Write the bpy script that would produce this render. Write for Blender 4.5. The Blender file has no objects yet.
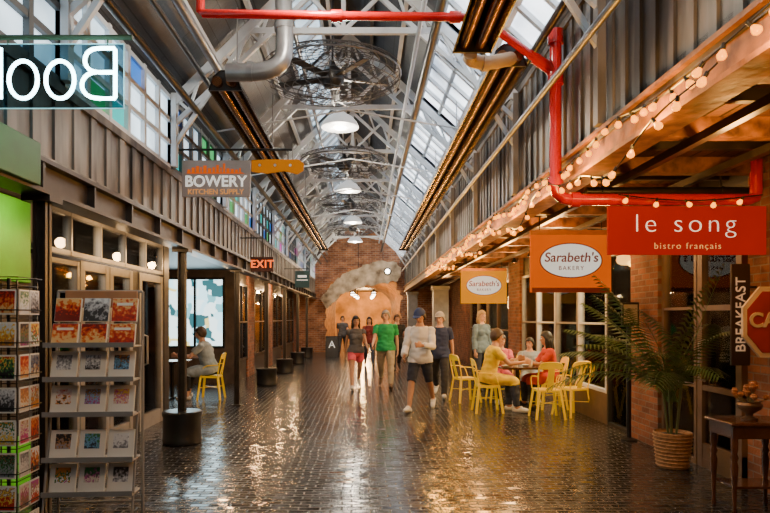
import bpy, bmesh, math, random
import numpy as np
from mathutils import Vector, Matrix, Quaternion, noise as mnoise
random.seed(7)
S=bpy.context.scene; COL=S.collection
PI=math.pi; F=620.0; CX=365.0; CY=318.0; CH=1.55
ORD=['nearest','second nearest','third nearest','fourth nearest','fifth nearest','sixth nearest','seventh nearest','eighth nearest','ninth nearest','tenth nearest','eleventh nearest','twelfth nearest']
# ------------------------------------------------------------------ materials
MC={}
def nodes(name):
    m=bpy.data.materials.new(name); m.use_nodes=True
    nt=m.node_tree; b=nt.nodes['Principled BSDF']
    return m,nt,b
def lk(nt,a,b): nt.links.new(a,b)
def clampc(c): return tuple(max(0,min(1,v)) for v in c)+(1,)
def M(name,c,rough=.5,metal=0.,var=.15,scale=6.,bump=0.,emit=0.,coat=0.,c2=None,streak=False):
    if name in MC: return MC[name]
    m,nt,b=nodes(name)
    tc=nt.nodes.new('ShaderNodeTexCoord'); n=nt.nodes.new('ShaderNodeTexNoise'); n.inputs['Scale'].default_value=scale; n.inputs['Detail'].default_value=7 if streak else 5
    r=nt.nodes.new('ShaderNodeValToRGB'); r.color_ramp.elements[0].position=.36 if streak else .3; r.color_ramp.elements[1].position=.66 if streak else .72
    r.color_ramp.elements[0].color=clampc([v*(1-var) for v in c]); r.color_ramp.elements[1].color=clampc(c2 if c2 else [v*(1+var) for v in c])
    vec=tc.outputs['Object']
    if streak:
        mp=nt.nodes.new('ShaderNodeMapping'); mp.inputs['Scale'].default_value=(1,1.6,.35); lk(nt,vec,mp.inputs['Vector']); vec=mp.outputs[0]
    lk(nt,vec,n.inputs['Vector']); lk(nt,n.outputs['Fac'],r.inputs['Fac']); lk(nt,r.outputs['Color'],b.inputs['Base Color'])
    b.inputs['Roughness'].default_value=rough; b.inputs['Metallic'].default_value=metal
    if coat: b.inputs['Coat Weight'].default_value=coat
    if bump:
        bp=nt.nodes.new('ShaderNodeBump'); bp.inputs['Strength'].default_value=bump; bp.inputs['Distance'].default_value=.02
        lk(nt,n.outputs['Fac'],bp.inputs['Height']); lk(nt,bp.outputs['Normal'],b.inputs['Normal'])
    if emit:
        lk(nt,r.outputs['Color'],b.inputs['Emission Color']); b.inputs['Emission Strength'].default_value=emit
    MC[name]=m; return m
def E(name,c,s,sample=True,noise=0,scale=2.,c2=(0,0,0),dark=False):
    if name in MC: return MC[name]
    m,nt,b=nodes(name)
    b.inputs['Base Color'].default_value=clampc([v*.1 for v in c] if dark else c); b.inputs['Roughness'].default_value=.3
    b.inputs['Emission Color'].default_value=clampc(c); b.inputs['Emission Strength'].default_value=s
    if noise:
        tc=nt.nodes.new('ShaderNodeTexCoord'); n=nt.nodes.new('ShaderNodeTexNoise'); n.inputs['Scale'].default_value=scale; n.inputs['Detail'].default_value=3
        r=nt.nodes.new('ShaderNodeValToRGB'); r.color_ramp.elements[0].position=.5-noise/2; r.color_ramp.elements[1].position=.5+noise/2
        r.color_ramp.elements[0].color=clampc(c2); r.color_ramp.elements[1].color=clampc(c)
        lk(nt,tc.outputs['Object'],n.inputs['Vector']); lk(nt,n.outputs['Fac'],r.inputs['Fac']); lk(nt,r.outputs['Color'],b.inputs['Emission Color'])
    if not sample: m.cycles.emission_sampling='NONE'
    MC[name]=m; return m
def street_mat():
    # bright street seen through the alcove window: pale and dark patches of a busy facade
    m,nt,b=nodes('street_view_glow')
    g=nt.nodes.new('ShaderNodeNewGeometry'); sp=nt.nodes.new('ShaderNodeSeparateXYZ'); cb=nt.nodes.new('ShaderNodeCombineXYZ'); lk(nt,g.outputs['Position'],sp.inputs[0]); lk(nt,sp.outputs['X'],cb.inputs['X']); lk(nt,sp.outputs['Z'],cb.inputs['Y'])
    n=nt.nodes.new('ShaderNodeTexNoise'); n.inputs['Scale'].default_value=2.4; n.inputs['Detail'].default_value=2; lk(nt,cb.outputs[0],n.inputs['Vector'])
    va=nt.nodes.new('ShaderNodeVectorMath'); va.operation='MULTIPLY_ADD'; lk(nt,n.outputs['Color'],va.inputs[0]); va.inputs[1].default_value=(.3,.3,0); lk(nt,cb.outputs[0],va.inputs[2])
    v=nt.nodes.new('ShaderNodeTexVoronoi'); v.distance='CHEBYCHEV'; v.inputs['Scale'].default_value=4.2; lk(nt,va.outputs[0],v.inputs['Vector'])
    sc=nt.nodes.new('ShaderNodeSeparateColor'); lk(nt,v.outputs['Color'],sc.inputs[0])
    r=nt.nodes.new('ShaderNodeValToRGB'); r.color_ramp.interpolation='CONSTANT'; el=r.color_ramp.elements; el[0].position=0; el[0].color=(.02,.10,.12,1); el[1].position=.82; el[1].color=(.8,1,1,1)
    for p_,c_ in ((.2,(.55,.9,1,1)),(.48,(.15,.45,.5,1)),(.6,(.8,1,1,1)),(.74,(.75,.6,.2,1))):
        e=el.new(p_); e.color=c_
    lk(nt,sc.outputs[0],r.inputs['Fac']); lk(nt,r.outputs['Color'],b.inputs['Emission Color']); b.inputs['Emission Strength'].default_value=2.6; b.inputs['Base Color'].default_value=(.1,.15,.16,1)
    return m
def signmat(name,c,s):
    # sign colour put in as emission over a dark base, keeping it bright and saturated
    m,nt,b=nodes(name); b.inputs['Base Color'].default_value=clampc([v*.12 for v in c]); b.inputs['Roughness'].default_value=.7; b.inputs['Specular IOR Level'].default_value=.05
    tc=nt.nodes.new('ShaderNodeTexCoord'); n=nt.nodes.new('ShaderNodeTexNoise'); n.inputs['Scale'].default_value=3
    r=nt.nodes.new('ShaderNodeValToRGB'); r.color_ramp.elements[0].color=clampc([v*.75 for v in c]); r.color_ramp.elements[1].color=clampc(c)
    lk(nt,tc.outputs['Object'],n.inputs['Vector']); lk(nt,n.outputs['Fac'],r.inputs['Fac']); lk(nt,r.outputs['Color'],b.inputs['Emission Color']); b.inputs['Emission Strength'].default_value=s
    return m
def brick_mat(name,plane,c1,c2,mortar,bw=.21,rh=.075,ms=.008,rough=.8,bump=.6,nz=.75):
    m,nt,b=nodes(name)
    g=nt.nodes.new('ShaderNodeNewGeometry'); sp=nt.nodes.new('ShaderNodeSeparateXYZ'); cb=nt.nodes.new('ShaderNodeCombineXYZ')
    lk(nt,g.outputs['Position'],sp.inputs[0])
    a={'xy':('X','Y'),'yz':('Y','Z'),'xz':('X','Z'),'yx':('Y','X')}[plane]
    lk(nt,sp.outputs[a[0]],cb.inputs['X']); lk(nt,sp.outputs[a[1]],cb.inputs['Y'])
    br=nt.nodes.new('ShaderNodeTexBrick'); br.inputs['Scale'].default_value=1; br.inputs['Brick Width'].default_value=bw; br.inputs['Row Height'].default_value=rh
    br.inputs['Mortar Size'].default_value=ms; br.inputs['Mortar Smooth'].default_value=.4; br.inputs['Bias'].default_value=0
    br.inputs['Color1'].default_value=clampc(c1); br.inputs['Color2'].default_value=clampc(c2); br.inputs['Mortar'].default_value=clampc(mortar)
    n=nt.nodes.new('ShaderNodeTexNoise'); n.inputs['Scale'].default_value=2.2; n.inputs['Detail'].default_value=8
    lk(nt,cb.outputs[0],br.inputs['Vector']); lk(nt,cb.outputs[0],n.inputs['Vector'])
    mx=nt.nodes.new('ShaderNodeMix'); mx.data_type='RGBA'; mx.blend_type='MULTIPLY'; mx.inputs['Factor'].default_value=nz
    rp=nt.nodes.new('ShaderNodeValToRGB'); rp.color_ramp.elements[0].position=.3; rp.color_ramp.elements[1].position=.7
    rp.color_ramp.elements[0].color=(.3,.28,.27,1); rp.color_ramp.elements[1].color=(1.,1.,1.,1)
    lk(nt,n.outputs['Fac'],rp.inputs['Fac']); lk(nt,br.outputs['Color'],mx.inputs['A']); lk(nt,rp.outputs['Color'],mx.inputs['B']); lk(nt,mx.outputs['Result'],b.inputs['Base Color'])
    bp=nt.nodes.new('ShaderNodeBump'); bp.inputs['Strength'].default_value=bump; bp.inputs['Distance'].default_value=.012
    mm=nt.nodes.new('ShaderNodeMath'); mm.operation='MULTIPLY_ADD'; mm.inputs[1].default_value=-1.
    n2=nt.nodes.new('ShaderNodeTexNoise'); n2.inputs['Scale'].default_value=30; n2.inputs['Detail'].default_value=3
    lk(nt,cb.outputs[0],n2.inputs['Vector']); lk(nt,br.outputs['Fac'],mm.inputs[0]); lk(nt,n2.outputs['Fac'],mm.inputs[2])
    lk(nt,mm.outputs[0],bp.inputs['Height']); lk(nt,bp.outputs['Normal'],b.inputs['Normal'])
    b.inputs['Roughness'].default_value=rough
    return m
def floor_mat(bw=.165,rh=.075):
    # wet brick pavers: every paver has its own tint, gloss and slight tilt; rows wander a little
    m,nt,b=nodes('wet_brick_paving')
    def mt(op,a,b_=None,c=None):
        q=nt.nodes.new('ShaderNodeMath'); q.operation=op
        for i,v in enumerate((a,b_,c)):
            if v is None: continue
            if isinstance(v,(int,float)): q.inputs[i].default_value=v
            else: lk(nt,v,q.inputs[i])
        return q.outputs[0]
    g=nt.nodes.new('ShaderNodeNewGeometry'); sp=nt.nodes.new('ShaderNodeSeparateXYZ'); lk(nt,g.outputs['Position'],sp.inputs[0])
    nw=nt.nodes.new('ShaderNodeTexNoise'); nw.inputs['Scale'].default_value=1.7; nw.inputs['Detail'].default_value=2; lk(nt,g.outputs['Position'],nw.inputs['Vector'])
    sw=nt.nodes.new('ShaderNodeSeparateColor'); lk(nt,nw.outputs['Color'],sw.inputs[0])
    x=mt('ADD',mt('MULTIPLY_ADD',sw.outputs[0],.07,50.),sp.outputs['X']); y=mt('ADD',mt('MULTIPLY_ADD',sw.outputs[1],.09,50.),sp.outputs['Y'])
    row=mt('FLOOR',mt('DIVIDE',y,rh)); odd=mt('MODULO',row,2.)
    xs=mt('ADD',mt('DIVIDE',x,bw),mt('MULTIPLY',odd,.5)); col=mt('FLOOR',xs)
    fx=mt('FRACT',xs); fy=mt('FRACT',mt('DIVIDE',y,rh))
    ex=mt('MULTIPLY',mt('MINIMUM',fx,mt('SUBTRACT',1.,fx)),bw); ey=mt('MULTIPLY',mt('MINIMUM',fy,mt('SUBTRACT',1.,fy)),rh)
    ed=mt('MINIMUM',ex,ey)
    mr=nt.nodes.new('ShaderNodeMapRange'); mr.interpolation_type='SMOOTHSTEP'; mr.inputs['From Min'].default_value=.001; mr.inputs['From Max'].default_value=.009; lk(nt,ed,mr.inputs['Value']); face=mr.outputs['Result']
    cb=nt.nodes.new('ShaderNodeCombineXYZ'); lk(nt,col,cb.inputs['X']); lk(nt,row,cb.inputs['Y'])
    wn=nt.nodes.new('ShaderNodeTexWhiteNoise'); wn.noise_dimensions='2D'; lk(nt,cb.outputs[0],wn.inputs['Vector'])
    rp=nt.nodes.new('ShaderNodeValToRGB'); e=rp.color_ramp.elements; e[0].position=0; e[0].color=(.009,.0092,.0105,1); e[1].position=1; e[1].color=(.044,.040,.039,1)
    z=e.new(.55); z.color=(.020,.0192,.0200,1); lk(nt,wn.outputs['Value'],rp.inputs['Fac'])
    mx=nt.nodes.new('ShaderNodeMix'); mx.data_type='RGBA'; mx.inputs['A'].default_value=(.006,.0058,.0058,1); lk(nt,face,mx.inputs['Factor']); lk(nt,rp.outputs['Color'],mx.inputs['B']); lk(nt,mx.outputs['Result'],b.inputs['Base Color'])
    n=nt.nodes.new('ShaderNodeTexNoise'); n.inputs['Scale'].default_value=.9; n.inputs['Detail'].default_value=3; lk(nt,g.outputs['Position'],n.inputs['Vector'])
    ro=mt('MULTIPLY_ADD',n.outputs['Fac'],.2,.02); sepc=nt.nodes.new('ShaderNodeSeparateColor'); lk(nt,wn.outputs['Color'],sepc.inputs[0])
    ro=mt('ADD',ro,mt('MULTIPLY',sepc.outputs[2],.12)); ro=mt('ADD',ro,mt('MULTIPLY',mt('SUBTRACT',1.,face),.4)); lk(nt,ro,b.inputs['Roughness'])
    vs=nt.nodes.new('ShaderNodeVectorMath'); vs.operation='SUBTRACT'; lk(nt,wn.outputs['Color'],vs.inputs[0]); vs.inputs[1].default_value=(.5,.5,.5)
    vm=nt.nodes.new('ShaderNodeVectorMath'); vm.operation='MULTIPLY'; lk(nt,vs.outputs[0],vm.inputs[0]); vm.inputs[1].default_value=(.035,.065,0)
    va=nt.nodes.new('ShaderNodeVectorMath'); va.operation='ADD'; lk(nt,g.outputs['Normal'],va.inputs[0]); lk(nt,vm.outputs[0],va.inputs[1])
    vn=nt.nodes.new('ShaderNodeVectorMath'); vn.operation='NORMALIZE'; lk(nt,va.outputs[0],vn.inputs[0])
    n2=nt.nodes.new('ShaderNodeTexNoise'); n2.inputs['Scale'].default_value=14; n2.inputs['Detail'].default_value=2; lk(nt,g.outputs['Position'],n2.inputs['Vector'])
    h=mt('ADD',face,mt('MULTIPLY',n2.outputs['Fac'],.2))
    bp=nt.nodes.new('ShaderNodeBump'); bp.inputs['Strength'].default_value=.32; bp.inputs['Distance'].default_value=.006; lk(nt,h,bp.inputs['Height']); lk(nt,vn.outputs[0],bp.inputs['Normal']); lk(nt,bp.outputs['Normal'],b.inputs['Normal'])
    b.inputs['Specular IOR Level'].default_value=.95
    return m
def glass_mat(name,tint=(.9,.95,1),base=.12):
    m=bpy.data.materials.new(name); m.use_nodes=True; nt=m.node_tree; nt.nodes.clear()
    o=nt.nodes.new('ShaderNodeOutputMaterial'); t=nt.nodes.new('ShaderNodeBsdfTransparent'); t.inputs[0].default_value=clampc(tint)
    g=nt.nodes.new('ShaderNodeBsdfGlossy'); g.inputs['Roughness'].default_value=.03
    f=nt.nodes.new('ShaderNodeLayerWeight'); f.inputs['Blend'].default_value=base
    mx=nt.nodes.new('ShaderNodeMixShader'); lk(nt,f.outputs['Fresnel'],mx.inputs[0]); lk(nt,t.outputs[0],mx.inputs[1]); lk(nt,g.outputs[0],mx.inputs[2]); lk(nt,mx.outputs[0],o.inputs[0])
    return m
def cover_mat(i):
    # small printed pictures: each its own palette, scene gradient plus soft shapes
    n_='printed_cover_%d'%i
    if n_ in MC: return MC[n_]
    rr=random.Random(i*13+5)
    base=[(.55,.04,.02),(.75,.3,.04),(.06,.10,.2),(.2,.45,.7),(.05,.2,.06),(.75,.7,.55),(.03,.03,.03),(.8,.8,.78),(.4,.2,.08),(.5,.06,.3),(.3,.3,.32),(.85,.6,.1)]
    p=rr.sample(base,4)
    if i%7==1: p=[(.05,.05,.05),(.3,.3,.31),(.6,.6,.6),(.8,.8,.78)]
    if i%7==6: p=[(.2,.02,.015),(.6,.035,.015),(.75,.2,.03),(.8,.5,.2)]
    m,nt,b=nodes(n_)
    tc=nt.nodes.new('ShaderNodeTexCoord')
    n=nt.nodes.new('ShaderNodeTexNoise'); n.inputs['Scale'].default_value=rr.uniform(5,9); n.inputs['Detail'].default_value=1.; n.noise_dimensions='4D'; n.inputs['W'].default_value=i*3.1; fac=n.outputs['Fac']
    sp=nt.nodes.new('ShaderNodeSeparateXYZ'); lk(nt,tc.outputs['Object'],sp.inputs[0])
    ma=nt.nodes.new('ShaderNodeMath'); ma.operation='MULTIPLY_ADD'; g=rr.choice((-3.,2.5,4.)); ma.inputs[1].default_value=g; ma.inputs[2].default_value=-.09*g; lk(nt,sp.outputs['Z'],ma.inputs[0])
    ad=nt.nodes.new('ShaderNodeMath'); ad.operation='ADD'; lk(nt,ma.outputs[0],ad.inputs[0]); lk(nt,fac,ad.inputs[1])
    r=nt.nodes.new('ShaderNodeValToRGB'); r.color_ramp.interpolation='CONSTANT' if i%2 else 'LINEAR'; el=r.color_ramp.elements; el[0].position=.1; el[0].color=p[0]+(1,); el[1].position=.66; el[1].color=p[3]+(1,)
    e=el.new(.42); e.color=p[1]+(1,); e=el.new(.54); e.color=p[2]+(1,)
    lk(nt,ad.outputs[0],r.inputs['Fac']); lk(nt,r.outputs['Color'],b.inputs['Base Color']); b.inputs['Roughness'].default_value=.35
    MC[n_]=m; return m
FLOOR=floor_mat()
BRYZ=brick_mat('red_brick_side','yz',(.42,.14,.055),(.20,.065,.03),(.28,.2,.14))
BRXZ=brick_mat('red_brick_gable','xz',(.62,.25,.10),(.30,.10,.045),(.5,.36,.25),bw=.24,rh=.085,ms=.012,bump=1.,nz=.9)
BOARD=brick_mat('roof_boards','yx',(.075,.086,.10),(.033,.039,.048),(.012,.014,.017),2.6,.14,.006,rough=.5,bump=.3)
WOODC=brick_mat('soffit_boards','yx',(.19,.078,.02),(.085,.034,.01),(.015,.009,.005),3.,.12,.010,rough=.6,bump=.9,nz=1.)
GLASS=glass_mat('clear_glass'); DGLASS=glass_mat('dark_reflective_glass',(.82,.86,.9),.28)
m_black=M('black_paint',(.012,.012,.013),.35,var=.4); m_dark=M('dark_brown_steel',(.034,.025,.02),.38,var=.4,bump=.1); m_darkwall=M('dark_wall',(.028,.023,.021),.5,var=.3)
m_white=M('white_steel_paint',(.66,.69,.72),.4,var=.2,scale=3); m_frame=M('grey_frame_paint',(.25,.235,.215),.4,var=.15); m_warmframe=M('brown_door_frame',(.15,.09,.045),.4,var=.2)
m_panelL=M('weathered_panel',(.085,.073,.065),.42,var=.65,scale=2.2,bump=.15,c2=(.28,.25,.215),streak=True); m_panelR=M('grey_sheet_panel',(.085,.078,.07),.4,metal=.15,var=.65,scale=2.0,bump=.15,c2=(.30,.275,.24),streak=True)
m_red=M('red_pipe_paint',(.58,.008,.006),.22,var=.15,coat=.4); m_cream=M('cream_plaster',(.62,.42,.17),.8,var=.25); m_tan=M('tan_vault_plaster',(.5,.32,.16),.8,var=.4,scale=1.5,bump=.2)
m_wood=M('brown_timber',(.22,.088,.022),.55,var=.75,scale=9,bump=.5); m_darkwood=M('dark_polished_wood',(.07,.026,.012),.22,var=.4,scale=7,coat=.5)
m_grey=M('galvanised_duct',(.30,.30,.31),.35,metal=.7,var=.25); m_chrome=M('bare_wire',(.6,.6,.6),.3,metal=.9,var=.1)
m_yellow=M('yellow_chair_paint_glow',(1.,.64,.003),.28,var=.06,coat=.3,emit=.14); m_whitecard=M('white_card',(.84,.81,.72),.55,var=.03); m_pages=M('paper_pages',(.8,.76,.66),.8,var=.1); m_rack=M('grey_rack_enamel',(.26,.255,.24),.35,var=.12)  # slight emission put into the yellow paint to brighten the chairs
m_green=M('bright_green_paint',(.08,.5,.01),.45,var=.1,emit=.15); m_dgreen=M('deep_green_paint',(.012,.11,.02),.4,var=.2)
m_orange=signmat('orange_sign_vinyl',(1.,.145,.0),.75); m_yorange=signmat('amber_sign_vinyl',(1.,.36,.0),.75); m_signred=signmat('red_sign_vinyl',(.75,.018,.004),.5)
m_wtext=M('white_lettering',(.92,.9,.82),.5,var=.02,emit=.7); m_bulb=E('warm_bulb_glow',(1,.27,.0),4.2,False,dark=True); m_lamp=E('white_lamp_glow',(1,.90,.75),14,False)
m_sky=E('skylight_glass_glow',(.86,.93,1),5.0,noise=.45,scale=1.5,c2=(.16,.19,.24)); m_cler=E('clerestory_glass_glow',(.66,.86,1),2.2,noise=.45,scale=1.6,c2=(.05,.10,.16))
m_neon=E('neon_white_tube',(.55,.92,1),16,False)
m_tints=[E('teal_pane_glow',(.01,.45,.45),1.2),E('blue_pane_glow',(.02,.16,.6),1.2),E('green_pane_glow',(.04,.38,.12),1.)]; m_magenta=E('magenta_neon_glow',(.7,.03,.5),1.5)
# ------------------------------------------------------------------ mesh helpers
def BM(): return bmesh.new()
def box(bm,c,s,R=None):
    m=Matrix.Translation(Vector(c))
    if R is not None: m=m@(R.to_4x4() if hasattr(R,'to_4x4') else Matrix.Rotation(R,4,'Z'))
    bmesh.ops.create_cube(bm,size=1,matrix=m@Matrix.Diagonal(Vector(tuple(s)+(1,))))
def span(bm,a,b): box(bm,[(a[i]+b[i])/2 for i in range(3)],[abs(b[i]-a[i]) for i in range(3)])
def bar(bm,p0,p1,w,h=None):
    p0=Vector(p0);p1=Vector(p1);d=p1-p0; h=h or w
    q=d.to_track_quat('Z','Y'); box(bm,(p0+p1)/2,(w,h,d.length),q.to_matrix())
def cyl(bm,p0,p1,r0,r1=None,seg=12):
    p0=Vector(p0);p1=Vector(p1);d=p1-p0; r1=r0 if r1 is None else r1
    bmesh.ops.create_cone(bm,cap_ends=True,segments=seg,radius1=r0,radius2=r1,depth=d.length,matrix=Matrix.Translation((p0+p1)/2)@d.to_track_quat('Z','Y').to_matrix().to_4x4())
def ball(bm,c,r,R=None,sub=2):
    if not hasattr(r,'__len__'): r=(r,r,r)
    m=Matrix.Translation(Vector(c))
    if R is not None: m=m@R.to_4x4()
    bmesh.ops.create_icosphere(bm,subdivisions=sub,radius=1,matrix=m@Matrix.Diagonal(Vector(tuple(r)+(1,))))
def tube(bm,pts,r,seg=8,closed=False,caps=True):
    pts=[Vector(p) for p in pts]; n=len(pts); rings=[]; ref=None
    for i,p in enumerate(pts):
        if closed: t=(pts[(i+1)%n]-pts[i-1])
        else: t=(pts[min(i+1,n-1)]-pts[max(i-1,0)])
        t.normalize()
        if ref is None:
            ref=t.orthogonal().normalized()
        ref=(ref-t*ref.dot(t))
        if ref.length<1e-5: ref=t.orthogonal()
        ref.normalize(); b=t.cross(ref)
        rad=r[i] if hasattr(r,'__len__') else r
        rings.append([bm.verts.new(p+(ref*math.cos(2*PI*k/seg)+b*math.sin(2*PI*k/seg))*rad) for k in range(seg)])
    rng=range(n) if closed else range(n-1)
    for i in rng:
        A=rings[i];B=rings[(i+1)%n]
        for k in range(seg): bm.faces.new((A[k],A[(k+1)%seg],B[(k+1)%seg],B[k]))
    if not closed and caps:
        bm.faces.new(rings[0][::-1]); bm.faces.new(rings[-1])
def lathe(bm,prof,seg=24,c=(0,0,0)):
    c=Vector(c); rings=[]
    for r,z in prof: rings.append([bm.verts.new(c+Vector((max(r,.0005)*math.cos(2*PI*k/seg),max(r,.0005)*math.sin(2*PI*k/seg),z))) for k in range(seg)])
    for i in range(len(rings)-1):
        for k in range(seg): bm.faces.new((rings[i][k],rings[i][(k+1)%seg],rings[i+1][(k+1)%seg],rings[i+1][k]))
    bm.faces.new(rings[0][::-1]); bm.faces.new(rings[-1])
def prism(bm,poly,y0,y1):
    a=[bm.verts.new((x,y0,z)) for x,z in poly]; b=[bm.verts.new((x,y1,z)) for x,z in poly]; n=len(poly)
    bm.faces.new(a); bm.faces.new(b[::-1])
    for i in range(n): bm.faces.new((a[i],b[i],b[(i+1)%n],a[(i+1)%n]))
def sheet(bm,rows,th):
    A=[[bm.verts.new(p) for p in r] for r in rows]; B=[[bm.verts.new((p[0],p[1]+th,p[2])) for p in r] for r in rows]
    n=len(rows); m=len(rows[0])
    for i in range(n-1):
        for j in range(m-1):
            bm.faces.new((A[i][j],A[i][j+1],A[i+1][j+1],A[i+1][j])); bm.faces.new((B[i][j],B[i+1][j],B[i+1][j+1],B[i][j+1]))
    for i in range(n-1):
        bm.faces.new((A[i][0],A[i+1][0],B[i+1][0],B[i][0])); bm.faces.new((A[i][-1],B[i][-1],B[i+1][-1],A[i+1][-1]))
    for j in range(m-1):
        bm.faces.new((A[0][j],B[0][j],B[0][j+1],A[0][j+1])); bm.faces.new((A[-1][j],A[-1][j+1],B[-1][j+1],B[-1][j]))
def smooth_pts(pts,it=2):
    pts=[Vector(p) for p in pts]
    for _ in range(it):
        o=[pts[0]]
        for i in range(len(pts)-1): o+= [pts[i]*.75+pts[i+1]*.25, pts[i]*.25+pts[i+1]*.75]
        o.append(pts[-1]); pts=o
    return pts
def obj(name,bm,mat,parent=None,bevel=0,label=None,ang=38):
    bmesh.ops.recalc_face_normals(bm,faces=bm.faces[:])
    me=bpy.data.meshes.new(name); bm.to_mesh(me); bm.free()
    me.polygons.foreach_set('use_smooth',[True]*len(me.polygons)); me.set_sharp_from_angle(angle=math.radians(ang))
    for mm in (mat if isinstance(mat,(list,tuple)) else [mat]): me.materials.append(mm)
    o=bpy.data.objects.new(name,me); COL.objects.link(o)
    if parent: o.parent=parent
    if bevel:
        b=o.modifiers.new('Bevel','BEVEL'); b.width=bevel; b.segments=2; b.limit_method='ANGLE'
    if label: o['label']=label
    return o
def tag(o,label,cat,group=None):
    o['label']=label; o['category']=cat
    if group: o['group']=group
    return o
def thing(name,label,cat,loc=(0,0,0),rz=0,group=None):
    o=bpy.data.objects.new(name,None); COL.objects.link(o); o.location=loc; o.rotation_euler=(0,0,rz); o.empty_display_size=.1
    return tag(o,label,cat,group)
def struct(name,bm,mat,parent=None,bevel=0):
    o=obj(name,bm,mat,parent,bevel)
    if not parent: o['kind']='structure'
    return o
def dup(root,loc,rz,label,group=None):
    r=root.copy(); COL.objects.link(r); r.location=loc; r.rotation_euler=(0,0,rz); r['label']=label
    if group: r['group']=group
    for ch in list(root.children):
        c=ch.copy(); COL.objects.link(c); c.parent=r
        for g in list(ch.children):
            d=g.copy(); COL.objects.link(d); d.parent=c
    return r
def text(name,body,size,mat,parent,loc,rot=(PI/2,0,0),ext=.004,bold=0,sx=1,shear=0,space=1):
    cu=bpy.data.curves.new(name,'FONT'); cu.body=body; cu.size=size; cu.extrude=ext; cu.offset=bold; cu.align_x='CENTER'; cu.align_y='CENTER'; cu.shear=shear; cu.space_character=space
    t=bpy.data.objects.new('tmp',cu); COL.objects.link(t); dg=bpy.context.evaluated_depsgraph_get(); dg.update()
    me=bpy.data.meshes.new_from_object(t.evaluated_get(dg)); bpy.data.objects.remove(t); me.materials.clear(); me.materials.append(mat)
    o=bpy.data.objects.new(name,me); COL.objects.link(o); o.parent=parent; o.location=loc; o.rotation_euler=rot; o.scale=(sx,1,1); return o
def light(name,kind,loc,power,color,size=.2,rot=None,sy=None):
    l=bpy.data.lights.new(name,kind); l.energy=power; l.color=color
    if kind=='AREA':
        l.size=size
        if sy: l.shape='RECTANGLE'; l.size_y=sy
    else: l.shadow_soft_size=size
    o=bpy.data.objects.new(name,l); COL.objects.link(o); o.location=loc
    if rot: o.rotation_euler=rot
    return o
# ------------------------------------------------------------------ the shell
XL,XR=-2.27,1.8; WL,WR=-3.1,3.55; RX,RZ=-.25,6.1; EL,ER=4.14,4.2; YE=28.
def zl(x): return EL+(x-XL)*(RZ-EL)/(RX-XL)
def zr(x): return ER+(XR-x)*(RZ-ER)/(XR-RX)
def zroof(x): return zl(x) if x<RX else zr(x)
bm=BM(); span(bm,(-7,-4,-.1),(7,46,0)); struct('floor',bm,FLOOR)
TY=[4.6+2.6*i for i in range(10)]
LG0,LG1=-1.05,-.62
bm=BM(); prism(bm,[(XL-.25,zl(XL-.25)),(LG0,zl(LG0)),(LG0,zl(LG0)+.08),(XL-.25,zl(XL-.25)+.08)],-4,YE+.3); prism(bm,[(LG1,zl(LG1)),(RX,RZ),(RX,RZ+.08),(LG1,zl(LG1)+.08)],-4,YE+.3); struct('ceiling',bm,BOARD)
GX0,GX1=.9,1.72
bm=BM(); prism(bm,[(RX,RZ),(GX0,zr(GX0)),(GX0,zr(GX0)+.08),(RX,RZ+.08)],-4,YE+.3); prism(bm,[(GX1,zr(GX1)),(XR+.25,zr(XR+.25)),(XR+.25,zr(XR+.25)+.08),(GX1,zr(GX1)+.08)],-4,YE+.3); struct('ceiling',bm,BOARD)
wn=0; rt=random.Random(11)
ys=[-4,-.6,2.0]+TY[:-1]+[YE+.3]
for i in range(len(ys)-1):
    y0,y1=ys[i],ys[i+1]; wn+=1
    bm=BM(); n=6
    for k in range(n+1):
        y=y0+(y1-y0)*k/n; bar(bm,(GX0,y,zr(GX0)),(GX1,y,zr(GX1)),.06,.05)
    for x in (GX0,(GX0*2+GX1)/3,(GX0+GX1*2)/3,GX1): bar(bm,(x,y0,zr(x)),(x,y1,zr(x)),.05,.05)
    w=struct('window_%d'%wn,bm,m_white)
    bm=BM(); prism(bm,[(GX0,zr(GX0)+.03),(GX1,zr(GX1)+.03),(GX1,zr(GX1)+.045),(GX0,zr(GX0)+.045)],y0,y1); struct('pane',bm,m_sky,w)
    wn+=1; bm=BM()
    for k in range(n+1):
        y=y0+(y1-y0)*k/n; bar(bm,(LG0,y,zl(LG0)),(LG1,y,zl(LG1)),.05,.05)
    for x in (LG0,LG1): bar(bm,(x,y0,zl(x)),(x,y1,zl(x)),.05,.05)
    w=struct('window_%d'%wn,bm,m_white)
    bm=BM(); prism(bm,[(LG0,zl(LG0)+.03),(LG1,zl(LG1)+.03),(LG1,zl(LG1)+.045),(LG0,zl(LG0)+.045)],y0,y1); struct('pane',bm,m_cler,w)
    wn+=1; bm=BM(); n=6
    for k in range(n+1):
        y=y0+(y1-y0)*k/n; span(bm,(XL-.05,y-.03,3.27),(XL+.03,y+.03,4.14))
    for z in (3.3,3.58,3.84,4.1): span(bm,(XL-.05,y0,z-.025),(XL+.025,y1,z+.025))
    w=struct('window_%d'%wn,bm,m_white if i%2 else M('dark_window_frame',(.07,.075,.08),.5))
    bm=BM(); span(bm,(XL-.03,y0,3.27),(XL-.015,y1,4.12)); struct('pane',bm,m_cler,w)
    if i>2:
        for q in range(6):
            k=rt.randrange(n); z=(3.32,3.6,3.86)[rt.randrange(3)]; ya=y0+(y1-y0)*k/n+.03; yb=y0+(y1-y0)*(k+1)/n-.03
            bm=BM(); span(bm,(XL-.014,ya,z),(XL-.008-.001*q,yb,z+.22)); struct('tinted_pane',bm,m_magenta if (i>6 and q==0) else m_tints[rt.randrange(3)],w)  # glowing magenta pane added in place of a purple neon light
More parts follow.
